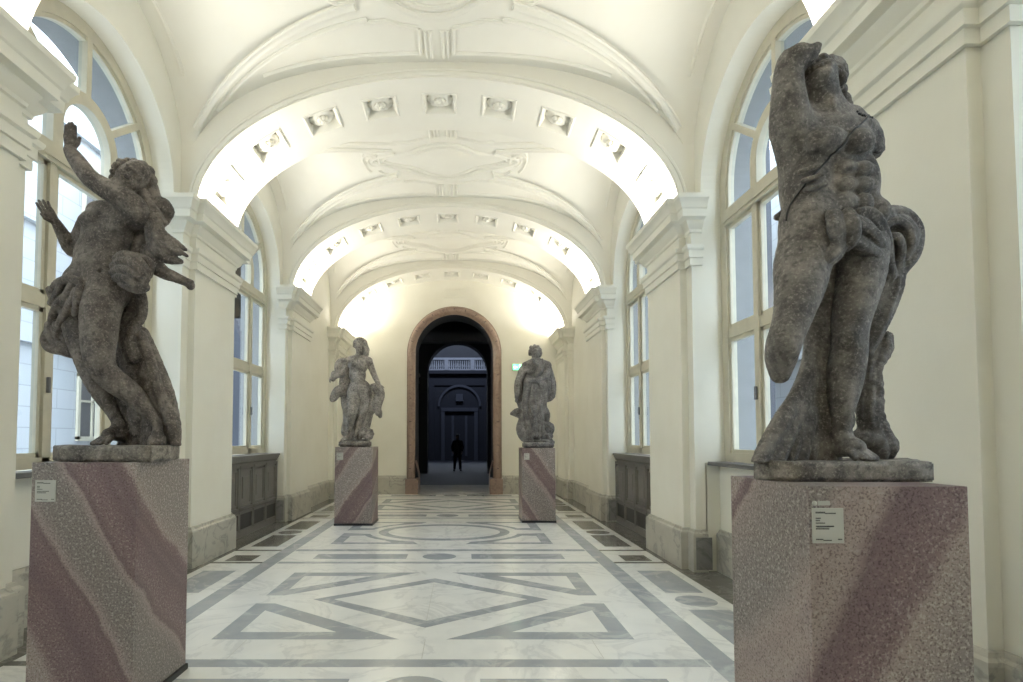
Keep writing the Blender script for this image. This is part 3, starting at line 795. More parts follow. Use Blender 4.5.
            sl = tuple(slice(i0[i], i1[i]) for i in range(3))
            X = ax[0][sl[0]][:, None, None]; Y = ax[1][sl[1]][None, :, None]; Z = ax[2][sl[2]][None, None, :]
            if p[0] == 'chain':
                d = None
                for A, B, ra, rb, u, w, l0 in seg:
                    D = B - A; L = D.length; Dn = D / L
                    px, py, pz = X - A.x, Y - A.y, Z - A.z
                    t = np.clip((px * D.x + py * D.y + pz * D.z) / (L * L), 0, 1)
                    qx, qy, qz = px - t * D.x, py - t * D.y, pz - t * D.z
                    d2 = qx * qx + qy * qy + qz * qz; r = ra + (rb - ra) * t
                    dd = np.sqrt(d2) - r
                    if fold:
                        amp, nf, ph_, tw = fold
                        th = np.arctan2(qx * w.x + qy * w.y + qz * w.z, qx * u.x + qy * u.y + qz * u.z); al = l0 + t * L
                        dd = dd + amp * 1.9 * (.55 - np.abs(np.sin(.5 * nf * th + ph_ + tw * .3 * al + .9 * np.sin(8 * al + ph_)))) + amp * .8 * (.6 - np.abs(np.sin(.5 * (2 * nf + 1) * th + 2 * ph_ - tw * .5 * al)))
                    if d is None: d = dd
                    else:
                        kk = .006; hh = np.clip(.5 + .5 * (d - dd) / kk, 0, 1); d = d * (1 - hh) + dd * hh - kk * .5 * hh * (1 - hh)
            elif p[0] == 'cap':
                D = B - A; L2 = max(1e-9, D.length_squared)
                px, py, pz = X - A.x, Y - A.y, Z - A.z
                t = np.clip((px * D.x + py * D.y + pz * D.z) / L2, 0, 1)
                qx, qy, qz = px - t * D.x, py - t * D.y, pz - t * D.z
                r = ra + (rb - ra) * t
                d2 = qx * qx + qy * qy + qz * qz
                if flat:
                    fn = vnorm(flat[0]); c = qx * fn.x + qy * fn.y + qz * fn.z
                    d2 = d2 + c * c * (1 / flat[1] ** 2 - 1)
                    d = np.sqrt(d2) - r; d = d * (flat[1] * .5 + .5)
                else: d = np.sqrt(d2) - r
                if fold:
                    amp, nf, ph_, tw = fold
                    Dn = D.normalized(); u = Dn.orthogonal().normalized() if abs(Dn.y) > .95 else Dn.cross(Vector((0, 1, 0))).normalized(); w = Dn.cross(u)
                    th = np.arctan2(qx * w.x + qy * w.y + qz * w.z, qx * u.x + qy * u.y + qz * u.z)
                    al = (X * Dn.x + Y * Dn.y + Z * Dn.z)
                    d = d + amp * 1.9 * (.6 - np.abs(np.sin(.5 * nf * th + ph_ + tw * .35 * al + .8 * np.sin(9 * al)))) + amp * .7 * (.6 - np.abs(np.sin(.5 * (2 * nf + 1) * th + 2 * ph_ - tw * .5 * al)))
            else:
                px, py, pz = X - C.x, Y - C.y, Z - C.z; k0 = 0; k1 = 0
                for j in range(3):
                    c = px * bs[j].x + py * bs[j].y + pz * bs[j].z
                    k0 = k0 + (c / rad[j]) ** 2; k1 = k1 + (c / rad[j] ** 2) ** 2
                k0 = np.sqrt(k0); d = k0 * (k0 - 1) / np.maximum(np.sqrt(k1), 1e-6)
            f = Fd[sl]; k = max(k, 1e-4)
            if op == 'add':
                hh = np.clip(.5 + .5 * (f - d) / k, 0, 1); Fd[sl] = f * (1 - hh) + d * hh - k * hh * (1 - hh)
            else:
                hh = np.clip(.5 - .5 * (f + d) / k, 0, 1); Fd[sl] = f * (1 - hh) - d * hh + k * hh * (1 - hh)
        return Fd, lo, ax
    def mesh(s, name, mat, root, h=.006, rough=None, floor_z=None):
        Fd, lo, ax = s.field(h)
        if rough:
            a, f = rough
            X = ax[0][:, None, None]; Y = ax[1][None, :, None]; Z = ax[2][None, None, :]
            Fd = Fd + a * (np.sin(X * f + 2 * np.sin(Z * f * .7)) * np.sin(Y * f * 1.1 + 1.5 * np.sin(X * f * .6)) * np.sin(Z * f * .9 + 1.2 * np.sin(Y * f * .8)))
        if floor_z is not None: Fd = np.maximum(Fd, floor_z - ax[2][None, None, :])
        V, Q = surface_nets(Fd)
        V = V * h + lo
        loc = np.array(root.location) if root else np.zeros(3)
        V = V - loc
        me = bpy.data.meshes.new(name)
        me.vertices.add(len(V)); me.vertices.foreach_set('co', V.astype(np.float32).ravel())
        me.loops.add(len(Q) * 4); me.loops.foreach_set('vertex_index', Q.ravel().astype(np.int32))
        me.polygons.add(len(Q)); me.polygons.foreach_set('loop_start', np.arange(0, len(Q) * 4, 4, dtype=np.int32))
        try: me.polygons.foreach_set('loop_total', np.full(len(Q), 4, np.int32))
        except Exception: pass
        me.polygons.foreach_set('use_smooth', np.ones(len(Q), bool))
        me.update(calc_edges=True); me.validate(); me.materials.append(mat)
        o = bpy.data.objects.new(name, me); COL.objects.link(o); o.parent = root
        return o
def surface_nets(F):
    nx, ny, nz = F.shape; ins = F < 0
    c = np.zeros((nx - 1, ny - 1, nz - 1), np.uint8)
    for i in (0, 1):
        for j in (0, 1):
            for k in (0, 1): c += ins[i:nx - 1 + i, j:ny - 1 + j, k:nz - 1 + k]
    act = np.argwhere((c > 0) & (c < 8)); del c
    idx = np.full((nx - 1, ny - 1, nz - 1), -1, np.int32); idx[act[:, 0], act[:, 1], act[:, 2]] = np.arange(len(act))
    acc = np.zeros((len(act), 3)); cnt = np.zeros(len(act))
    cor = [(i, j, k) for i in (0, 1) for j in (0, 1) for k in (0, 1)]
    val = {q: F[act[:, 0] + q[0], act[:, 1] + q[1], act[:, 2] + q[2]] for q in cor}
    for a in cor:
        for b in cor:
            if a < b and sum(abs(x - y) for x, y in zip(a, b)) == 1:
                va, vb = val[a], val[b]; m = (va < 0) != (vb < 0)
                t = np.where(m, va / np.where(m, va - vb, 1), 0)
                for ax_ in range(3): acc[:, ax_] += np.where(m, a[ax_] + t * (b[ax_] - a[ax_]), 0)
                cnt += m
    V = act + acc / cnt[:, None]
    quads = []
    for ax_ in range(3):
        u, v = (ax_ + 1) % 3, (ax_ + 2) % 3
        s0 = [slice(1, -1)] * 3; s1 = [slice(1, -1)] * 3; s0[ax_] = slice(0, -1); s1[ax_] = slice(1, None)
        A = ins[tuple(s0)]; B = ins[tuple(s1)]
        e = np.argwhere(A != B); fl = A[e[:, 0], e[:, 1], e[:, 2]]
        off = np.ones(3, int); off[ax_] = 0; e = e + off
        def cell(du, dv):
            q = e.copy(); q[:, u] -= du; q[:, v] -= dv; return idx[q[:, 0], q[:, 1], q[:, 2]]
        q = np.stack([cell(1, 1), cell(0, 1), cell(0, 0), cell(1, 0)], 1)
        q[~fl] = q[~fl][:, ::-1]
        quads.append(q)
    Q = np.concatenate(quads); Q = Q[(Q >= 0).all(1)]
    return V, Q
def slab(name, pts, z0, z1, mat, root, bev=.006, rough=.005):
    """irregular stone plinth from a plan outline"""
    bm = bmesh.new(); loc = root.location
    vs = [bm.verts.new((x - loc.x, y - loc.y, z0 - loc.z)) for x, y in pts]
    f = bm.faces.new(vs); r = bmesh.ops.extrude_face_region(bm, geom=[f])
    bmesh.ops.translate(bm, verts=[v for v in r['geom'] if isinstance(v, bmesh.types.BMVert)], vec=(0, 0, z1 - z0))
    bmesh.ops.recalc_face_normals(bm, faces=bm.faces)
    bmesh.ops.bevel(bm, geom=[e for e in bm.edges], offset=bev, segments=2, affect='EDGES')
    bmesh.ops.triangulate(bm, faces=[f for f in bm.faces if len(f.verts) > 4])
    for _ in range(3): bmesh.ops.subdivide_edges(bm, edges=[e for e in bm.edges if e.calc_length() > .03], cuts=1, use_grid_fill=True)
    rn = random.Random(3)
    for v in bm.verts:
        if v.co.z > z0 - loc.z + .004:
            p = v.co; w = math.sin(p.x * 31 + 3 * math.sin(p.z * 60)) * math.sin(p.y * 27 + 1) * rough
            v.co += Vector((w * .5, w * .6, w * .6))
    me = bpy.data.meshes.new(name); bm.to_mesh(me); bm.free()
    me.polygons.foreach_set('use_smooth', [True] * len(me.polygons)); me.materials.append(mat)
    o = bpy.data.objects.new(name, me); COL.objects.link(o); o.parent = root; return o
def pedestal(name, x0, w, y0, h, gran, label, card, card_y=.13, button=False):
    """square stone pedestal: front left corner, width, front distance, height"""
    r = thing(name, (x0 + w / 2, y0 + w / 2, 0), label, 'pedestal')
    a = w / 2; t = .02
    core = MB(); core.box(-a + t, a - t, -a + t, a - t, .035, h - .002)
    core.build('core', M['black'], r)
    for i, (nm, q) in enumerate((('slab', (-a, a, -a, -a + t)), ('slab', (-a, a, a - t, a)), ('slab', (-a, -a + t, -a + t + .001, a - t - .001)), ('slab', (a - t, a, -a + t + .001, a - t - .001)))):
        m = MB(); m.box(*q, .04, h); m.build('slab', M[gran], r, bevel=.002)
    m = MB(); m.box(-a + .004, a - .004, -a + .004, a - .004, h - .004, h + .0); m.build('top_slab', M[gran], r)
    m = MB(); m.box(-a - .008, a + .012, -a - .008, a + .012, 0, .038); m.build('plinth', M['black'], r, bevel=.002)
    cx, cz, cw, ch = card
    m = MB(); m.box(cx, cx + cw, -a - .006, -a - .0005, cz - ch, cz); pc = m.build('placard', M['placard'], r, bevel=.001)
    m = MB(); rn = random.Random(int(cx * 1000) + 5); lines = []
    u = cw / 30.0
    def ln(z, a0, a1, hh, x_=0):   # a row of small characters
        x = cx + u * a0
        while x < cx + u * a1:
            g = u * rn.uniform(.5, 1.0); m.box(x, x + g, -a - .0068, -a - .0058, cz - ch * z - ch * hh, cz - ch * z); x += g + u * .28
        m.build('text_line', M['ink'], pc); m.__init__()
    ln(.10, 3, 12, .05); ln(.13, 12, 22, .035); ln(.27, 3, 7, .035); ln(.34, 3, 7, .03); ln(.41, 3, 11, .03); ln(.50, 3, 20, .035); ln(.57, 3, 16, .035); ln(.87, 3, 10, .035); ln(.90, 10, 18, .03); ln(.87, 24, 28, .035)
    if button:
        m = MB(); rows = [[(cx + .012 + rr * math.cos(k * PI / 8), -a - d, cz + .018 + rr * math.sin(k * PI / 8)) for k in range(16)] for rr, d in ((.009, 0), (.009, .004), (.006, .006), (.0001, .006))]
        m.grid(rows, closed=True); m.build('round_button', M['placard'], r, smooth=True)
        m = MB(); m.box(cx + .026, cx + .07, -a - .002, -a, cz + .01, cz + .026); m.build('label_strip', M['placard'], r)
    return r
M['granL'] = granite('red_porphyry_left', .80, .50, .50, 0)
M['granR'] = granite('red_porphyry_right', -.80, .42, .42, 2.05)
M['granFL'] = granite('red_porphyry_far_left', -.75, -.3, .55, .3)
M['granFR'] = granite('red_porphyry_far_right', .75, -.3, .55, 1.1)
def px_x(px, Y): return ray_at(px, 438, Y)[0].x
# pedestals
PL = dict(x0=px_x(33, 3.14), w=.60, y0=3.14, h=1.41); PR = dict(x0=px_x(807, 2.09), w=.605, y0=2.09, h=1.366)
PFL = dict(x0=px_x(335, 9.76), w=.668, y0=9.76, h=1.39); PFR = dict(x0=px_x(522, 10.1), w=.61, y0=10.1, h=1.366)
pedestal('stone_pedestal', gran='granL', label='red-grey banded stone pedestal under the dancing woman statue at the left window', card=(-.275, 1.31, .118, .122), **PL)
pedestal('stone_pedestal', gran='granR', label='large red-grey banded stone pedestal under the muscular man statue, nearest right', card=(-.293, 1.285, .118, .132), button=True, **PR)
pedestal('stone_pedestal', gran='granFL', label='slim banded stone pedestal standing left of the dark doorway', card=(-.30, 1.29, .115, .13), **PFL)
pedestal('stone_pedestal', gran='granFR', label='slim banded stone pedestal standing right of the dark doorway', card=(-.27, 1.27, .10, .12), **PFR)

# ---- the dancing woman, near left ------------------------------------------------
YL = 3.46; ZL = PL['h']
rootL = thing('statue', (PL['x0'] + .3, 3.44, ZL), 'weathered brown stone statue of a dancing nude woman with one arm raised', 'statue')
B = Sculpt(YL)
B.ell((96, 281, .0), (31, 21, 22), .05, -12); B.ell((101, 256, -.01), (25, 18, 24), .06, 8); B.ell((108, 232, .0), (25, 17, 22), .05, 18); B.ell((112, 217, .0), (25, 16, 14), .05, 20)
B.ell((98, 266, -.07), (17, 9, 17), .05)                              # belly
B.ell((91, 220, -.075), (10, 9, 9), .03); B.cap((88, 221, -.08), (81.5, 219.5, -.09), 6, 3, .02); B.ell((117, 224, -.085), (9, 6, 8), .05)
B.ell((130, 214, -.03), (15, 13, 13), .05)
B.chain([(120, 212, .02, 11), (126, 203, .01, 8.5), (131, 192, -.0, 8)], .04)
B.chain([(139, 215, -.04, 13.5), (131, 205, -.09, 12.5), (118, 196, -.13, 10.8), (104, 187.5, -.15, 10), (91, 179, -.16, 8.6), (83, 169, -.16, 8.4), (75, 158, -.15, 7.4), (70, 151, -.14, 5.6)], .03, sub=3)
# right hip and thighs
B.chain([(84, 286, .0, 17), (76, 308, .02, 15), (78, 333, .02, 12.5), (84, 354, .01, 10.8), (92, 373, .01, 10.8), (102, 393, .02, 9.4), (112, 410, .02, 6.8), (119, 423, .02, 5.6)], .04, sub=3)
B.chain([(108, 290, -.05, 19), (101, 310, -.11, 18), (99, 335, -.15, 16.5), (99, 357, -.17, 14), (104, 371, -.15, 12.5), (117, 383, -.10, 12), (132, 394, -.06, 10.5), (146, 409, -.03, 7.6), (157, 423, -.02, 5.4)], .035, sub=3)
B.ell((94, 358, -.21), (7, 6, 8), .03); B.ell((118, 288, .03), (17, 20, 18), .05)
B.cap((100, 300, -.13), (96, 320, -.15), 1.2, .8, .03, 'sub'); B.ell((99.5, 271, -.135), (1.6, 3, 2.2), .01, op='sub')
B.cap((104, 248, -.125), (100, 262, -.14), .8, .6, .03, 'sub')
# feet
a1, _ = B.at(119, 425, .02); t1, _ = B.at(97, 441.5, -.14); t1.z = ZL + .106; B.foot(a1, t1, w=.043)
B.cap((119, 424, .02), (126, 431, .04), 5.5, 5, .02)
a2, _ = B.at(158, 425, -.02); t2, _ = B.at(157, 443, -.10); t2.z = ZL + .106; B.foot(a2, t2, w=.042)
# other arm, behind the waist
B.chain([(90, 224, .06, 11), (80, 240, .12, 9), (73, 249, .12, 8), (64, 236, .06, 6.4), (57, 224, .01, 4.6)], .03, sub=3)
w_, _ = B.at(56.5, 223, .005); d_, _ = B.at(47.5, 211.5, -.03); B.hand(w_, d_ - w_, (.5, -.6, .5), .155, .1, (.12, .12, .15, .2), thumb=-1)
w_, _ = B.at(69.5, 150, -.14); B.hand(w_, (.06, -.05, 1), (.55, -.75, .1), .168, -.12, (.25, .18, .12, .1), thumb=1, r=.0115, nar=.68)
hc = B.head((133.2, 178, -.07), (.42, -.88, -.10), (.60, .25, .72), .130)
figL = B.mesh('figure', M['stoneL'], rootL, .0055)
H = Sculpt(YL)                                                          # hair
for i, (x, y, d, r) in enumerate([(114.5, 172, -.01, 4.5), (118, 166, -.03, 4.8), (125, 164, -.04, 5), (134, 163.5, -.05, 5.5), (142, 166, -.05, 6), (148, 171, -.04, 6.5), (151, 179, -.03, 6.5), (151.5, 188, -.02, 6.5), (112.5, 177.5, .02, 4), (112.5, 183, .03, 3.6), (128, 161.5, -.01, 4.5), (121, 163, .02, 5), (116, 168, .04, 5)]):
    H.ell((x, y, d), (r, r * .9, r * .8), .012, i * 37)
H.ell((138, 174, .05), (15, 10, 13), .02)
H.folds([(146, 174, .0, 7), (152, 188, .0, 7.5), (155, 200, .0, 7.5), (163, 206, .0, 7.5), (168, 213, .02, 6.5), (166, 222, .03, 4.5)], 5, jit=1)
H.folds([(143, 188, -.03, 5), (147, 202, -.03, 6), (155, 212, -.03, 6), (164, 224, .0, 4)], 4, jit=2)
H.folds([(145, 200, .0, 8), (150, 214, -.01, 9), (154, 230, -.01, 10), (161, 241, -.01, 9.5), (171, 248, -.01, 7), (181, 253, -.02, 3)], 6, jit=3)
H.folds([(156, 228, .0, 6), (166, 239, .0, 6), (176, 244, .0, 4.5), (186, 250, .0, 2)], 4, jit=33)
H.folds([(150, 208, .02, 6), (156, 220, .02, 6.5), (160, 232, .01, 6), (168, 242, .0, 4)], 4, jit=34)
H.folds([(152, 232, .02, 9), (157, 248, .0, 8.5), (168, 258, .0, 6.5), (182, 262, .0, 2.4)], 5, jit=4)
H.chain([(172, 250, -.03, 3), (181, 252, -.03, 2.4), (187, 256, -.02, 1.6)], .006)
H.chain([(170, 243, .0, 2.6), (178, 245, .0, 2.2), (183, 249, -.01, 1.4)], .006)
H.mesh('hair', M['stoneL'], rootL, .0055, rough=(.0018, 95))
D = Sculpt(YL)                                                          # drapery
# flying end on the right
D.folds([(148, 250, .03, 9), (153, 263, .02, 9.5), (163, 272, .01, 7.5), (174, 276, .0, 6.5), (184, 281, .0, 5.5), (191, 284.5, .0, 4.8)], 4, jit=5, rr=.3)
D.ell((190.5, 286, .0), (4.2, 4, 4), .008)
# bundle on the right hip
D.ell((131, 270, -.08), (18, 12, 13), .02, 20)
for i, p in enumerate(([(116, 259, -.12, 3.6), (124, 254.5, -.17, 4), (134, 257, -.19, 4), (142, 264, -.18, 3.8), (148, 273, -.13, 3.4)], [(113, 266, -.12, 3.4), (121, 261, -.18, 4), (131, 263, -.205, 4), (139, 270, -.20, 4), (147, 278, -.14, 3.4)],
                       [(112, 273, -.11, 3.2), (119, 269, -.17, 3.8), (128, 270, -.205, 4), (136, 276, -.20, 4), (145, 281, -.15, 3.6)], [(113, 280, -.10, 3), (119, 277, -.16, 3.6), (127, 279, -.20, 3.8), (135, 285, -.19, 4), (146, 287, -.14, 3.8)],
                       [(120, 283, -.13, 3), (128, 287, -.17, 3.6), (137, 290, -.16, 3.8), (145, 289, -.13, 3.2)], [(130, 256, -.10, 3.6), (142, 258, -.10, 4), (150, 264, -.08, 4), (149, 275, -.1, 3.6)])):
    D.chain(p, .012, fold=(.0012, 3, i, 20), sub=4)
D.chain([(143, 212, .08, 9), (142, 235, .08, 10), (138, 258, .07, 9)], .01, fold=(.003, 4, 0, 10), sub=2)
D.chain([(122, 285, .09, 9), (125, 305, .10, 11), (124, 335, .10, 11)], .02, sub=2)
# behind the right thigh and down to the base
D.folds([(138, 288, .0, 7), (142, 304, .02, 7), (141, 317, .03, 6.5), (132, 328, .03, 8), (128, 345, .02, 8.5), (134, 360, .03, 9)], 4, jit=6)
D.folds([(130, 300, .05, 9), (135, 312, .06, 9), (126, 330, .06, 11)], 4, jit=7)
D.chain([(140, 335, .08, 9), (150, 365, .09, 12), (158, 395, .09, 15), (162, 425, .09, 17), (162, 445, .09, 17)], .02, sub=3)
for i, (f, q, tx) in enumerate(((0, 4.6, 175), (.14, 3.4, 171), (.30, 5, 164), (.44, 3.2, 156), (.6, 5, 147), (.8, 4, 136), (1, 5, 124))):
    D.chain([(141 - 14 * f, 335, .03 + .04 * f, q), (150 - 18 * f, 362, .02 + .05 * f, q * 1.1), (160 - 25 * f + (2 if i % 2 else -1), 392, .0 + .08 * f, q * 1.15), (169.5 - 35 * f, 416, .0 + .09 * f, q * 1.2), (tx, 444, .0 + .09 * f, q * 1.25)], .010, sub=4)
D.chain([(118, 340, .08, 12), (116, 370, .10, 13), (124, 400, .11, 13), (132, 432, .12, 14)], .01, sub=3)
D.chain([(128, 340, .08, 12), (136, 375, .09, 13), (142, 410, .10, 13), (142, 440, .11, 13)], .01, sub=3)
for p in ([(172, 400, .02, 2.6), (160, 408, .0, 3), (148, 404, .03, 2.6)], [(176, 418, .02, 2.6), (164, 426, .0, 3), (150, 420, .03, 2.6)], [(158, 372, .02, 2.4), (148, 378, .0, 2.8), (138, 372, .03, 2.4)]): D.chain(p, .01, sub=4)
# bunch at the left hip and the folds hanging from it
D.ell((68, 300, -.03), (13, 12, 18), .02); D.ell((62, 326, .05), (12, 9, 20), .02)
for q, p in enumerate(([(84, 288, -.13, 4), (77, 281, -.15, 4.5), (67, 280, -.14, 4.5), (58, 283, -.10, 4), (52, 291, -.05, 3.5)], [(80, 287, -.16, 3.5), (78, 297, -.17, 4.5), (77, 307, -.15, 4), (74, 314, -.1, 2.6)], [(72, 285, -.15, 4), (68, 294, -.13, 4.5), (61, 302, -.09, 4.5), (54, 312, -.03, 4), (51, 322, .0, 3.2)],
                       [(76, 291, -.155, 3.5), (72, 302, -.14, 4), (66, 312, -.09, 4), (60, 324, -.03, 4), (57, 336, .0, 3.5)], [(50, 290, -.03, 4), (55, 299, -.05, 4.5), (64, 302, -.09, 4.5), (73, 300, -.12, 3.6)], [(61, 285, -.12, 3.5), (57, 294, -.10, 3.8), (51, 303, -.05, 3.4)],
                       [(49, 325, .02, 4), (50, 334, .02, 4.5), (56, 342, .02, 4.5), (66, 347, .02, 4.5), (76, 352, .03, 4)], [(47, 333, .02, 4), (44.5, 341, .02, 4), (50, 348, .02, 4.5), (62, 351, .02, 4.5), (72, 355, .03, 3.5)], [(70, 306, -.06, 3.5), (68, 322, .0, 4), (68, 338, .02, 4), (74, 350, .03, 3)], [(55, 318, .0, 3), (59, 330, .0, 3.4), (66, 340, .01, 3.2)])):
    D.chain(p, .005, fold=(.001, 3, q * 1.1, 18), sub=4)
drL = D.mesh('drapery', M['stoneL'], rootL, .0055, floor_z=ZL + .09, rough=(.0015, 80))
def plan(pts, dflt=None): return [(px_x(px, Y), Y) for px, Y in pts]
slab('stone_base', plan([(60, 3.22), (150, 3.17), (170, 3.35), (180, 3.66), (110, 3.72), (66, 3.62), (53, 3.4)]), ZL, ZL + .095, M['plinth'], rootL)

# ---- the male torso with the strap, near right --------------------------------------
YR = 2.5; ZR = PR['h']
rootR = thing('statue', (PR['x0'] + .3, 2.4, ZR), 'grey stone statue of a muscular man with a broken raised arm and dark strap', 'statue')
B = Sculpt(YR)
B.ell((827, 148, .02), (42, 29, 34), .05, 4); B.ell((832, 190, .02), (38, 26, 36), .05, 2); B.ell((833, 230, .02), (43, 28, 28), .06)
B.ell((802, 160, .02), (19, 26, 36), .05, 4); B.ell((858, 141, -.105), (16, 11, 12), .012, 10); B.ell((826, 141, -.11), (20, 12, 14), .015, -8)
B.ell((868, 142, -.135), (2.2, 3, 2.2), .006)
for (x, y, rx, ry) in ((863, 168, 9, 7), (864, 184, 9, 7), (864, 203, 9, 10), (847, 167, 9, 7), (847, 184, 9, 7), (847, 203, 10, 11)): B.ell((x, y, -.102), (rx, 7, ry), .016)
B.ell((803, 192, -.0), (19, 24, 34), .05); B.ell((862, 186, .0), (11, 20, 30), .04); B.ell((812, 222, -.02), (26, 25, 24), .06)
B.cap((850, 130, -.165), (855, 212, -.165), 2.0, 1.6, .015, 'sub'); B.cap((812, 158, -.15), (845, 156, -.165), 1.6, 1.6, .015, 'sub'); B.cap((845, 156, -.165), (872, 153, -.14), 1.6, 1.6, .015, 'sub'); B.ell((855, 213, -.155), (2.2, 3, 2.6), .01, op='sub')
B.cap((798, 212, -.12), (845, 236, -.14), 2, 1.6, .03, 'sub')
B.ell((800, 224, -.03), (15, 22, 20), .04); B.ell((872, 215, -.01), (12, 20, 14), .04)
B.chain([(800, 122, .02, 17), (822, 118, .04, 18), (848, 122, .05, 15), (863, 129, .03, 11)], .04)
B.cap((826, 124, -.06), (868, 122, -.06), 4, 4, .025); B.cap((826, 124, -.06), (800, 118, -.05), 4, 5, .03)
B.cap((842, 214, -.13), (838, 236, -.14), 3, 2, .02, 'sub')
for i in range(3): B.cap((800 + i * 3, 172 + i * 9, -.115), (818 + i * 4, 166 + i * 9, -.135), 2.8, 2.2, .022)
# raised arm, broken above the elbow
B.chain([(797, 146, -.0, 20), (791, 128, -.03, 19.5), (789, 108, -.05, 17), (788, 88, -.05, 14.6), (789, 72, -.05, 13.6), (795, 60, -.06, 14.5), (807, 55, -.07, 12), (817, 52, -.07, 11)], .03, sub=3)
B.cut((803, 53, -.06), (.08, .05, 1)); B.cut((815, 56, -.06), (.85, -.2, -.35)) 
# right stump
B.chain([(861, 133, .02, 13), (870, 138, .03, 11), (873.5, 150, .03, 9.3), (873, 168, .03, 9)], .03, sub=2); B.cut((874, 157, .03), (.2, -.2, -.9))
# neck and head thrown back
B.chain([(826, 126, .03, 20), (823, 108, .02, 17.5), (820, 94, .0, 16.5)], .04)
B.cap((836, 122, -.06), (832, 100, -.06), 3.5, 3, .02)
hcR = B.head((820, 80, .0), (-.52, -.52, .66), (.30, .55, .72), .122)
# legs
B.chain([(812, 240, -.01, 29), (803, 262, -.06, 26), (800, 285, -.11, 23), (795, 308, -.15, 19), (789, 328, -.18, 16.5), (784, 343, -.19, 16), (781, 358, -.16, 14.5), (780, 374, -.12, 9.5)], .03, sub=3)
B.chain([(857, 245, .0, 27), (858, 272, -.02, 24), (855, 298, -.04, 20), (851, 320, -.05, 17), (850, 337, -.05, 15.5), (849, 352, -.04, 16), (845, 372, -.03, 17), (843, 392, -.04, 14.5), (842, 410, -.05, 10.5), (842, 424, -.05, 8.4), (842, 435, -.05, 9)], .03, sub=3)
B.ell((851, 336, -.10), (9, 7, 10), .025); 
a1, _ = B.at(842, 437, -.05); t1, _ = B.at(869, 455, -.16); t1.z = ZR + .097; B.foot(a1, t1, w=.05, side=-1)
B.cap((839, 437, -.04), (834, 445, -.01), 8, 8, .02)
figR = B.mesh('figure', M['stoneR'], rootR, .0055)
H = Sculpt(YR); rn = random.Random(4)
for i in range(44):
    t = rn.uniform(0, 1); a = rn.uniform(-.6, 2.4); rr = rn.uniform(17, 21)
    x = 824 + rr * math.cos(a) * .95; y = 78 - rr * math.sin(a) * .95
    H.ell((x, y, rn.uniform(-.06, .08)), (rn.uniform(3.5, 5.5), 5, rn.uniform(3, 5)), .006, rn.uniform(0, 180))
H.ell((828, 74, .04), (17, 15, 16), .02)
for (x, y, r) in ((844, 98, 6), (847, 105, 5.5), (843, 110, 5), (841, 90, 6), (846, 101, 4.5)): H.ell((x, y, .04), (r, r, r * .9), .006)
H.mesh('hair', M['stoneR'], rootR, .0055, rough=(.0025, 110))
D = Sculpt(YR)
# knot on the hip and swag
for q, p in enumerate(([(833, 216, -.15, 7), (835, 226, -.19, 7.5), (837, 236, -.18, 6.5), (838, 246, -.15, 5)], [(846, 216, -.16, 7.5), (850, 225, -.19, 9), (851, 236, -.17, 8), (847, 246, -.15, 5)],
                       [(858, 214, -.14, 6), (868, 214, -.13, 6.5), (876, 223, -.11, 7), (882, 238, -.07, 7.5), (886, 256, -.02, 7), (888, 275, .02, 7)],
                       [(853, 222, -.16, 7), (864, 228, -.15, 8), (874, 240, -.12, 8), (881, 253, -.07, 6)], [(848, 238, -.15, 7), (860, 245, -.14, 7.5), (873, 253, -.11, 7), (883, 261, -.05, 5)],
                       [(838, 240, -.15, 6), (835, 250, -.16, 7), (828, 257, -.16, 7.5), (818, 262, -.14, 6.5), (809, 266, -.12, 3)], [(841, 247, -.15, 5), (836, 256, -.15, 5), (827, 263, -.13, 5)],
                       [(868, 218, -.11, 5), (880, 217, -.06, 5), (890, 214, -.02, 5)])):
    D.chain(p, .006, fold=(.0035, 3, q * 1.7, 14), sub=3)
# billow on the right
D.chain([(882, 226, .02, 9), (895, 226, .03, 12), (903, 238, .04, 13.5), (901, 254, .04, 10)], .02, sub=3)
for q, p in enumerate(([(878, 214, -.02, 5.5), (892, 210, .0, 4.6), (906, 213.5, .02, 5), (916, 226, .03, 5.5), (918.5, 241, .03, 5), (914, 256, .02, 5), (905, 269, .02, 4), (898, 278, .03, 4)], [(884, 226, -.04, 4), (897, 221, -.04, 4.5), (908, 229, -.03, 4.5), (911, 243, -.03, 4.2), (905, 257, .0, 4)],
                       [(886, 238, -.04, 4), (896, 237, -.05, 4.5), (901, 248, -.04, 4.2), (899, 262, .0, 4), (897, 276, .03, 4)])):
    D.chain(p, .008, fold=(.001, 4, q * 1.2, 10), sub=4)
D.folds([(884, 236, .0, 8), (892, 250, .02, 9), (896, 266, .03, 8.5), (896, 284, .04, 8), (891, 304, .05, 8), (883, 322, .06, 8), (875, 338, .07, 7), (869, 352, .07, 5)], 4, jit=8)
D.folds([(880, 250, .02, 8), (884, 272, .05, 9), (882, 300, .07, 10), (876, 325, .08, 9)], 4, jit=9)
D.chain([(872, 262, .06, 8), (872, 300, .09, 12), (868, 335, .1, 10)], .02, sub=3)
# cloth tip at the left hip
D.chain([(792, 214, .05, 6), (784, 215, .04, 6), (777, 217, .04, 3.5)], .01); D.cap((784, 218, .04), (787, 227, .05), 5, 3, .01)
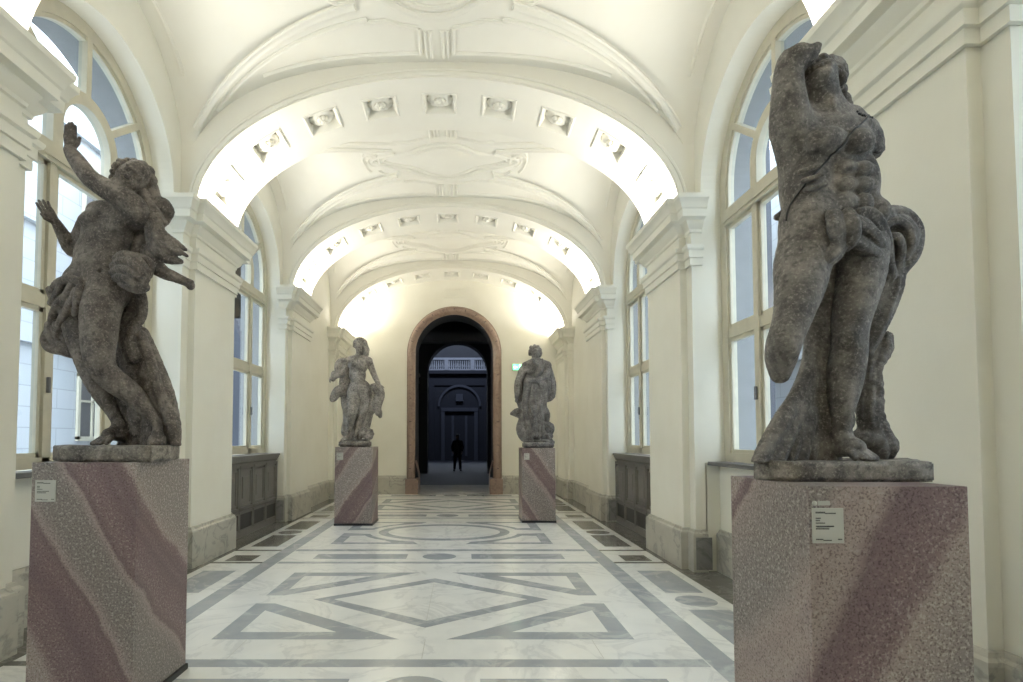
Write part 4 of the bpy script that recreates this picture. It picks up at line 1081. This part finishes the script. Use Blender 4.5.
# hanging cloth between and behind the legs, spreading on the base
D.chain([(825, 268, .02, 12), (822, 300, .03, 13), (822, 335, .04, 12), (820, 365, .05, 12)], .03, fold=(.004, 3, 0, 6), sub=3)
D.chain([(838, 268, .05, 12), (836, 320, .07, 12), (832, 370, .08, 14), (836, 420, .09, 16)], .03, sub=2)
D.chain([(824, 330, .06, 12), (818, 370, .05, 13), (806, 405, .05, 15), (792, 440, .05, 17), (786, 470, .05, 18)], .03, sub=3)
D.chain([(828, 340, .06, 12), (826, 380, .05, 14), (822, 415, .05, 17), (818, 450, .05, 20), (818, 475, .05, 20)], .03, sub=3)
for i, (w0, q) in enumerate(((0, 7), (.17, 4.5), (.30, 6), (.48, 4), (.62, 6), (.78, 4.5), (1, 6))):
    f = w0
    D.chain([(812 + 14 * f, 325, .02 + .05 * f, q), (810 + 16 * f, 362, .0 + .05 * f, q * 1.1), (799 + 27 * f, 392, -.03 + .07 * f, q * 1.1), (783 + 41 * f, 418, -.07 + .09 * f, q * 1.2), (766 + 60 * f, 446 + 3 * f, -.09 + .09 * f, q * 1.1), (756 + 68 * f, 470, -.12 + .12 * f, q)], .012, fold=(.002, 3, i * 1.4, 9), sub=4)
D.mesh('drapery', M['stoneR'], rootR, .0055, floor_z=ZR + .078)
T = Sculpt(YR)                                                          # tree stump
T.chain([(885, 338, .12, 6), (882, 348, .12, 9), (872, 366, .12, 9), (870, 384, .12, 10), (870, 410, .12, 11), (874, 432, .12, 13), (878, 446, .12, 16)], .02, fold=(.005, 5, 0, 20), sub=3)
T.ell((886, 346, .10), (5, 6, 7), .01); T.ell((876, 386, .09), (5, 6, 8), .01); T.ell((866, 440, .12), (16, 16, 10), .02)
T.mesh('tree_stump', M['stoneR'], rootR, .0055, rough=(.004, 70), floor_z=ZR + .06)
sb = slab('stone_base', plan([(791, 2.30), (933, 2.30), (905, 2.72), (800, 2.80), (762, 2.74), (754, 2.56), (753, 2.44)]), ZR, ZR + .085, M['plinth'], rootR)
# strap laid over the chest: find the surface by casting onto the body
from mathutils.bvhtree import BVHTree
def bvh_of(o):
    me = o.data; n = len(me.vertices); co = np.empty(n * 3, np.float32); me.vertices.foreach_get('co', co); co = co.reshape(-1, 3) + np.array(o.parent.location, np.float32)
    q = np.empty(len(me.polygons) * 4, np.int32); me.loops.foreach_get('vertex_index', q)
    return BVHTree.FromPolygons([tuple(c) for c in co], [tuple(f) for f in q.reshape(-1, 4)])
bv = bvh_of(figR); st = []
for (x, y) in ((868, 116), (865, 120), (857, 128), (847, 137), (838, 148), (828, 159), (816, 172), (803.6, 187), (796, 197), (791, 205), (788, 213), (787, 221)):
    tgt, _ = ray_at(x, y, 2.5); o_ = Vector((tgt.x * .35, 1.0, EYE + (tgt.z - EYE) * .4)); d = (tgt - cam.location).normalized()
    hit = bv.ray_cast(cam.location + d * .5, d)
    if hit[0] is not None: st.append(hit[0] + hit[1] * .002)
def tube(name, pts, r, mat, root, flat=1.0):
    mb = MB(); rows = []; loc = root.location
    for i, p in enumerate(pts):
        d = (pts[min(len(pts) - 1, i + 1)] - pts[max(0, i - 1)]).normalized(); u = d.cross(Vector((0, -1, 0))).normalized(); w2 = d.cross(u)
        rows.append([p - loc + u * r * math.cos(k * PI / 4) + w2 * r * flat * math.sin(k * PI / 4) for k in range(8)])
    mb.grid(rows, closed=True); mb.poly(*rows[0]); mb.poly(*rows[-1])
    return mb.build(name, mat, root, smooth=True)
fine = []
for a, b in zip(st, st[1:]): fine += [a.lerp(b, j / 6) for j in range(6)]
fine.append(st[-1])
refit = []
for p in fine:
    near = bv.find_nearest(p); refit.append(near[0] + near[1] * .004)
so = tube('strap', refit, .0045, M['strap'], rootR); so['label'] = 'thin dark strap crossing the chest'
kn = MB()
for i in range(9):
    P_, sc_ = ray_at(857.5 + i * 1.7, 112.8 + (.9 * i) + (1.2 if i % 2 else 0), 2.47); P_ = bv.find_nearest(P_)[0] - rootR.location + Vector((0, 0, .006)); r = .0058
    kn.grid([[(P_.x + r * math.sin(PI * a / 6) * math.cos(j * PI / 4), P_.y + r * math.sin(PI * a / 6) * math.sin(j * PI / 4), P_.z + r * math.cos(PI * a / 6)) for j in range(8)] for a in range(7)], closed=True)
kn.build('strap_fitting', M['strap'], rootR, smooth=True)

# ---- far left: nude woman with drapery ------------------------------------------------
YF1 = 10.09; Z1 = PFL['h']
rF = thing('statue', (PFL['x0'] + .334, YF1, Z1), 'pale stone statue of a standing nude woman resting one hand on hanging cloth', 'statue')
B = Sculpt(YF1)
B.ell((358.5, 365, 0), (10, 7, 9), .03, -3); B.ell((357.5, 375, 0), (8.5, 6, 9), .03); B.ell((359.5, 388, 0), (11, 8, 9), .03)
B.ell((354, 364.5, -.10), (3.6, 3, 3.4), .03); B.ell((362.5, 364, -.10), (3.6, 3, 3.4), .03); B.ell((358.5, 378, -.08), (6, 4, 6), .04)
B.chain([(347.5, 361, 0, 4), (358, 358.5, .02, 4.5), (368.5, 361, 0, 4)], .05); B.cap((359, 359, .02), (359.5, 351, 0), 3.6, 3.2, .03)
B.chain([(368.5, 361.5, 0, 4), (371, 367, 0, 3.4), (373.6, 373.5, 0, 3), (376.5, 380, -.03, 2.6), (379, 385, -.05, 2)], .018, sub=2)
B.chain([(347.5, 361.5, 0, 4), (344.5, 367, .0, 3.5), (342.5, 372.5, -.03, 3), (337.5, 375.5, -.08, 2.6), (334.5, 377.5, -.10, 2.1)], .018, sub=2)
B.chain([(354.5, 392, 0, 7.5), (354, 403, -.07, 6), (352.5, 413, -.12, 4.6), (350.5, 420, -.10, 4.4), (348.5, 429, -.04, 3.3), (346.5, 436, .0, 2.5)], .022, sub=2)
B.chain([(364, 392, 0, 7.5), (364.5, 402, 0, 6), (363, 412, -.02, 4.6), (360.5, 420, 0, 4.4), (357.5, 429, .02, 3.2), (356, 436, .03, 2.5)], .022, sub=2)
def P1(x, y, d=0): return B.at(x, y, d)[0]
t = P1(343, 440.5, -.12); t.z = Z1 + .125; B.foot(P1(346.5, 437, 0), t, w=.045); t = P1(355, 440.5, -.12); t.z = Z1 + .125; B.foot(P1(356, 437, .03), t, w=.045)
B.hand(P1(379, 385, -.05), (.4, -.2, -.7), (-.3, .8, -.2), .17, .1); B.hand(P1(334.5, 377.5, -.1), (-.8, -.3, -.3), (.2, .5, -.6), .16, .1, (.6, .7, .8, .8))
B.head((359.3, 346, -.01), (-.2, -1, .0), (-.1, 0, 1), .118)
B.mesh('figure', M['stoneF'], rF, 0.008)
H = Sculpt(YF1)
for i in range(14):
    a = -.5 + i * .3; H.ell((360.2 + 5.4 * math.cos(a), 344.5 - 5.2 * math.sin(a), -.02 + .05 * (i % 2)), (2.2, 3, 2), .012, i * 40)
H.ell((361, 344.5, .04), (5.5, 5, 5.2), .02); H.chain([(364.5, 345, .0, 3), (366, 350, .0, 3.2), (365.5, 356, .0, 2.6), (366, 360, -.02, 1.8)], .02, fold=(.006, 4, 0, 30), sub=2)
H.mesh('hair', M['stoneF'], rF, 0.008)
D = Sculpt(YF1)
for q, p in enumerate(([(347, 362, .05, 4), (341, 363, .03, 4.5), (338.5, 369, .0, 4), (341, 374, .0, 4)], [(343, 365, .08, 5), (345, 376, .08, 5), (344, 387, .08, 5), (341, 392, .05, 5)], [(344, 388, .02, 4), (338, 391, .0, 4.5), (334, 397, .0, 4), (332.5, 399.5, .0, 2.5)],
                       [(346, 384, .08, 5), (346, 400, .1, 5), (349, 415, .12, 6), (346, 432, .12, 5)], [(350, 400, .1, 6), (352, 425, .1, 6), (350, 440, .1, 6)], [(334, 374, -.02, 3), (333, 379, -.03, 2.5)],
                       [(374, 387, .0, 4), (378.5, 389, -.03, 4.5), (380.5, 396, -.02, 4), (377, 405, .0, 4.5), (378, 413, .0, 2.8)], [(372, 392, .05, 5), (374, 402, .05, 5), (372, 410, .05, 4)], [(370, 392, .08, 5), (370, 405, .1, 6), (366, 418, .1, 6), (363, 432, .1, 6), (362, 440, .1, 6)],
                       [(376, 406, .02, 3), (379, 412, .0, 3), (380, 416, .0, 2)])):
    D.chain(p, .006, fold=(.007, 4, q * 1.3, 14), sub=3)
D.mesh('drapery', M['stoneF'], rF, 0.008, floor_z=Z1 + .06)
T = Sculpt(YF1); T.ell((366.5, 434, -.05), (7.3, 5, 6.8), .01)
for i in range(9): a = i * .7; T.ell((366.5 + 6 * math.cos(a), 434 - 5.6 * math.sin(a), -.08), (1.8, 3, 1.6), .01)
T.mesh('shell', M['stoneF'], rF, 0.008, rough=(.006, 45), floor_z=Z1 + .06)
slab('stone_base', plan([(338.5, 9.86), (371.5, 9.86), (371, 10.36), (340, 10.36)]), Z1, Z1 + .11, M['plinth'], rF, .02)

# ---- far right: bearded man in a cloak ---------------------------------------------------
YF2 = 10.4; Z2 = PFR['h']
rG = thing('statue', (PFR['x0'] + .305, YF2, Z2), 'dark stone statue of a bearded cloaked man with a beast at his feet', 'statue')
B = Sculpt(YF2)
B.ell((536, 370, 0), (10.5, 7.5, 9), .03); B.ell((534.5, 382, 0), (8.5, 6.5, 9), .03); B.ell((534.5, 394, 0), (10, 8, 9), .03)
B.chain([(525.5, 366, 0, 4.2), (536, 362, .02, 5), (547, 365.5, 0, 4.4)], .05); B.cap((536, 363, .0), (535.5, 356, -.02), 3.6, 3.4, .03)
B.chain([(547, 366, 0, 4.4), (547, 371, -.05, 4), (545.5, 376.5, -.12, 3.6), (538, 380, -.2, 3), (531.5, 380, -.22, 2.3)], .018, sub=2)
B.chain([(525.5, 367, 0, 4.2), (521, 377, 0, 3.8), (518.5, 386, -.03, 3.4), (517.5, 393, -.06, 2.8), (516.8, 397, -.08, 2.3)], .018, sub=2)
B.chain([(530.5, 396, -.02, 7), (529, 408, -.07, 5.8), (529, 417, -.08, 4.6), (531, 427, -.05, 4.2), (532.5, 436, .0, 3)], .022, sub=2)
B.chain([(539, 396, 0, 7), (540, 408, -.02, 6), (540, 418, -.02, 4.8), (539, 428, 0, 4), (538, 436, .02, 3)], .022, sub=2)
def P2(x, y, d=0): return B.at(x, y, d)[0]
t = P2(530, 441, -.14); t.z = Z2 + .125; B.foot(P2(532.5, 437, 0), t, w=.048); t = P2(537, 441, -.12); t.z = Z2 + .125; B.foot(P2(538, 437, .02), t, w=.048)
B.hand(P2(531.5, 380, -.22), (-.9, -.1, .0), (0, 1, -.2), .17, .1, (.4, .4, .5, .5)); B.hand(P2(516.8, 397, -.08), (-.1, -.1, -1), (.6, .5, 0), .16, .1, (.7, .7, .8, .8))
B.head((535.4, 354.5, -.05), (-.25, -1, -.25), (0, -.15, 1), .12)
B.mesh('figure', M['stoneG'], rG, 0.008)
H = Sculpt(YF2)
for i in range(20):
    a = -.5 + i * .2; H.ell((535.2 + 5 * math.cos(a), 353 - 5.2 * math.sin(a) * (1.0 + .1 * (i % 3)), -.04 + .05 * (i % 2)), (1.9, 2.5, 2.2), .01, i * 40)
for x, y in ((531, 347.5), (534.5, 346.3), (538, 347), (540, 350)): H.ell((x, y, -.02), (1.8, 2.6, 2.2), .01)
H.ell((535.5, 352.5, .02), (5, 5, 5), .02)
for i in range(7): H.chain([(532.8 + i * .9, 359, -.16, 1.4), (533 + i * .8, 362.5 + (i % 2), -.16, 1.3), (534 + i * .4, 365.5, -.15, .8)], .008)
H.mesh('hair', M['stoneG'], rG, 0.008)
D = Sculpt(YF2)
for q, p in enumerate(([(541, 361, -.10, 2.6), (540, 368, -.15, 3), (537, 376, -.16, 3)], [(546, 366, .05, 5), (549, 376, .05, 5), (551.5, 386, .03, 4.5), (551, 396, .0, 4), (546, 399, .0, 3)], [(545, 374, .03, 5), (546, 388, .0, 5), (544, 398, -.03, 4)],
                       [(541, 382, -.12, 5), (543, 395, -.08, 5), (542, 406, -.05, 4.5), (546, 414, .0, 4), (546.5, 421, .0, 3)], [(523, 370, .06, 4), (519, 382, .05, 4), (519, 396, .02, 4), (523, 408, .0, 4)], [(528, 384, -.12, 3.5), (526, 398, -.13, 3.5), (526, 412, -.12, 3.5), (529, 426, -.1, 3), (531, 437, -.1, 3)],
                       [(534, 386, -.15, 3.5), (533, 402, -.17, 4), (534, 418, -.15, 3.5), (535, 434, -.12, 3.5)], [(538, 388, -.13, 3.5), (538.5, 404, -.15, 4), (540, 420, -.12, 4), (541, 436, -.1, 4)], [(530, 380, .05, 7), (531, 400, .08, 8), (532, 420, .1, 8), (533, 438, .1, 9)])):
    D.chain(p, .006, fold=(.008, 4, q * 1.4, 12), sub=3)
D.mesh('cloak', M['stoneG'], rG, 0.008, floor_z=Z2 + .06)
T = Sculpt(YF2)
T.chain([(511.2, 413.5, .0, 1.2), (516, 411, .0, 2.6), (521, 412, .02, 3.5), (523, 419, .03, 4.5), (521.5, 429, .0, 5.5), (524.5, 437, -.03, 5), (530, 440, -.06, 3)], .018, sub=3)
T.chain([(511.2, 414, .0, 1), (516, 415.5, .0, 1.6), (521, 416, .02, 3)], .02)
T.mesh('sea_beast', M['stoneG'], rG, 0.008, floor_z=Z2 + .06)
T = Sculpt(YF2)
T.ell((547.5, 429, -.02), (7, 6, 7.5), .03, 20); T.ell((544, 436, -.02), (9, 7, 5), .03)
for q, p in enumerate(([(539, 427, -.14, 1.6), (544, 432, -.15, 1.6), (550, 439, -.12, 1.6), (553.5, 442, -.08, 1.4)], [(541, 422, -.12, 1.4), (547, 424, -.14, 1.5), (552, 429, -.1, 1.5)], [(541, 440, -.14, 1.6), (548, 441, -.14, 1.6), (553.5, 442.5, -.1, 1.3)])): T.chain(p, .01, sub=3)
T.mesh('rock', M['stoneG'], rG, 0.008, rough=(.007, 50), floor_z=Z2 + .06)
slab('stone_base', plan([(522, 10.2), (554.3, 10.2), (553.5, 10.6), (524, 10.6)]), Z2, Z2 + .11, M['stoneG'], rG, .02)

# ---- visitor standing in the dark rotunda ---------------------------------------------------
YP = 26.0
M['coat'] = plain('dark_coat', (.02, .02, .024), .8); M['skin'] = plain('skin', (.30, .2, .15), .6); M['hairp'] = plain('dark_hair', (.02, .015, .012), .6); M['shoe'] = plain('dark_shoe', (.01, .01, .01), .5)
xp = px_x(457.5, YP)
rP = thing('person', (xp, YP, 0), 'person in dark clothes standing far off in the dark rotunda behind the doorway', 'person')
B = Sculpt(YP)
def WP(x, y, z): return Vector((xp + x, YP + y, z))
for e in (-1, 1):
    for a, b, ra, rb in (((e * .09, 0, .88), (e * .12, -.02, .50), .09, .062), ((e * .12, -.02, .50), (e * .14, .02, .09), .062, .042), ((e * .14, .03, .06), (e * .16, -.13, .045), .045, .035),
                         ((e * .17, 0, 1.38), (e * .25, .02, 1.12), .055, .045), ((e * .25, .02, 1.12), (e * .22, -.10, .92), .045, .033)): B.wcap(WP(*a), WP(*b), ra, rb, .03)
    B.hand(WP(e * .22, -.10, .92), (0, -.3, -1), (-e, 0, 0), .17, .1)
B.wcap(WP(-.1, 0, 1.36), WP(.1, 0, 1.36), .09, .09, .05); B.wcap(WP(0, 0, 1.3), WP(0, 0, .95), .15, .14, .05); B.wcap(WP(0, 0, 1.4), WP(0, -.01, 1.52), .055, .05, .03)
B.head(WP(0, -.02, 1.60), (0, -1, 0), (0, 0, 1), .115)
B.mesh('body', M['skin'], rP, .012)
C = Sculpt(YP)
C.wcap(WP(-.11, 0, 1.35), WP(.11, 0, 1.35), .105, .105, .05); C.wcap(WP(0, 0, 1.3), WP(0, 0, .80), .17, .18, .05)
for e in (-1, 1): C.wcap(WP(e * .17, 0, 1.38), WP(e * .25, .02, 1.12), .07, .06, .03); C.wcap(WP(e * .25, .02, 1.12), WP(e * .225, -.09, .95), .06, .05, .03)
C.mesh('jacket', M['coat'], rP, .014)
C = Sculpt(YP)
for e in (-1, 1): C.wcap(WP(e * .09, 0, .88), WP(e * .12, -.02, .50), .105, .078, .02); C.wcap(WP(e * .12, -.02, .50), WP(e * .14, .02, .10), .078, .062, .02)
C.mesh('trousers', M['coat'], rP, .014)
for e in (-1, 1):
    C = Sculpt(YP); C.wcap(WP(e * .14, .04, .055), WP(e * .165, -.15, .045), .055, .042, .02); C.mesh('shoe', M['shoe'], rP, .012, floor_z=.002)
C = Sculpt(YP); C.well(WP(0, .005, 1.64), (Vector((1, 0, 0)), Vector((0, 1, 0)), Vector((0, 0, 1))), (.088, .105, .10)); C.wcap(WP(0, .05, 1.62), WP(0, .05, 1.5), .07, .05, .02); C.mesh('hair', M['hairp'], rP, .012)

# ---- exit sign ---------------------------------------------------------------------------
M['exit_green'] = emit('sign_green', (.12, .80, .38), 1.6); M['exit_white'] = emit('sign_white', (.72, 1, .74), 2.0); M['sign_body'] = plain('sign_body', (.5, .52, .48), .5)
ex, _ = ray_at(512.6, 364, YEND - .1); ex2, _ = ray_at(523.4, 370.2, YEND - .1)
rE = thing('exit_sign', ((ex.x + ex2.x) / 2, YEND - .0, (ex.z + ex2.z) / 2), 'small glowing green and white exit sign on the wall right of the doorway', 'sign')
hw, hh = (ex2.x - ex.x) / 2, (ex.z - ex2.z) / 2
m = MB(); m.box(-hw, hw, -.085, -.001, -hh, hh); m.build('housing', M['sign_body'], rE, bevel=.006)
m = MB(); m.box(-hw + .008, hw - .008, -.09, -.086, -hh + .008, hh - .008); pn = m.build('panel', M['exit_green'], rE)
m = MB(); f = -.0925
m.poly((-hw + .02, f, 0), (-hw + .075, f, .045), (-hw + .075, f, .015), (-hw + .13, f, .015), (-hw + .13, f, -.015), (-hw + .075, f, -.015), (-hw + .075, f, -.045))   # arrow
m.box(.035, .095, f, f + .001, -.065, .065)                                        # door
def limb(a, b, w):
    A = Vector((a[0], f, a[1])); B_ = Vector((b[0], f, b[1])); n = Vector((-(B_ - A).z, 0, (B_ - A).x)).normalized() * w; m.poly(A + n, A - n, B_ - n, B_ + n)
m2 = m.build('pictogram', M['exit_white'], pn)
m = MB(); f = -.0945
for a, b, w in (((.062, .04), (.058, .0), .009), ((.058, .0), (.075, -.03), .005), ((.075, -.03), (.07, -.055), .005), ((.058, .0), (.045, -.025), .005), ((.045, -.025), (.028, -.03), .005), ((.06, .03), (.08, .015), .004), ((.06, .03), (.042, .012), .004)): limb(a, b, w)
m.poly(*[(.066 + .009 * math.cos(k * PI / 5), f, .053 + .009 * math.sin(k * PI / 5)) for k in range(10)])
m.build('running_figure', M['exit_green'], pn)

# ================================================================= LIGHT
def area(name, loc, rot, sx, sy, power, col=(1, .95, .86)):
    l = bpy.data.lights.new(name, 'AREA'); l.shape = 'RECTANGLE'; l.size = sx; l.size_y = sy; l.energy = power; l.color = col
    o = bpy.data.objects.new(name, l); COL.objects.link(o); o.location = loc; o.rotation_euler = rot; return o
for pi_, yc in enumerate(PIERS):
    for S, sd in ((-1, 'left'), (1, 'right')):
        y = min(yc, 14.7)
        m = MB(); x = X0 + S * 2.845
        for q in ((-.055, -.05, .0, .04), (.05, .055, .0, .04), (-.055, .055, 0, .006)): m.box(x + q[0], x + q[1], y - .5, y + .5, 4.386 + q[2], 4.386 + q[3])
        m.build('cove_lamp', M['sill'], ROOTS[sd])
        a = area('cove_light', (x, y, 4.41), (PI, S * -.12, 0), .08, .95, COVE[pi_])
wd = bpy.data.worlds.new('overcast_sky'); SC.world = wd; wd.use_nodes = True
nt = wd.node_tree; bg = nt.nodes['Background']; bg.inputs[0].default_value = (.80, .90, 1.0, 1); bg.inputs[1].default_value = SKY
area('rotunda_fill', (DXC, 33, 11.5), (0, 0, 0), 6, 3, 20, (.6, .7, 1))  # added fill light, no fixture: dim blue glow in the rotunda
area('balustrade_fill', (DXC, YF - 5, 10.5), (math.radians(52), 0, 0), 4, 1, 110, (.65, .75, 1))  # added fill light, no fixture: brightens the balustrade from the front
vs = SC.view_settings; SC.display_settings.display_device = 'sRGB'
vs.view_transform = 'Standard'; vs.look = 'None'; vs.gamma = 1; vs.use_curve_mapping = False; vs.exposure = EXPO
SC.cycles.max_bounces = 8; SC.cycles.diffuse_bounces = 6; SC.cycles.transparent_max_bounces = 16; SC.cycles.use_denoising = True
SC.cycles.sample_clamp_indirect = 6
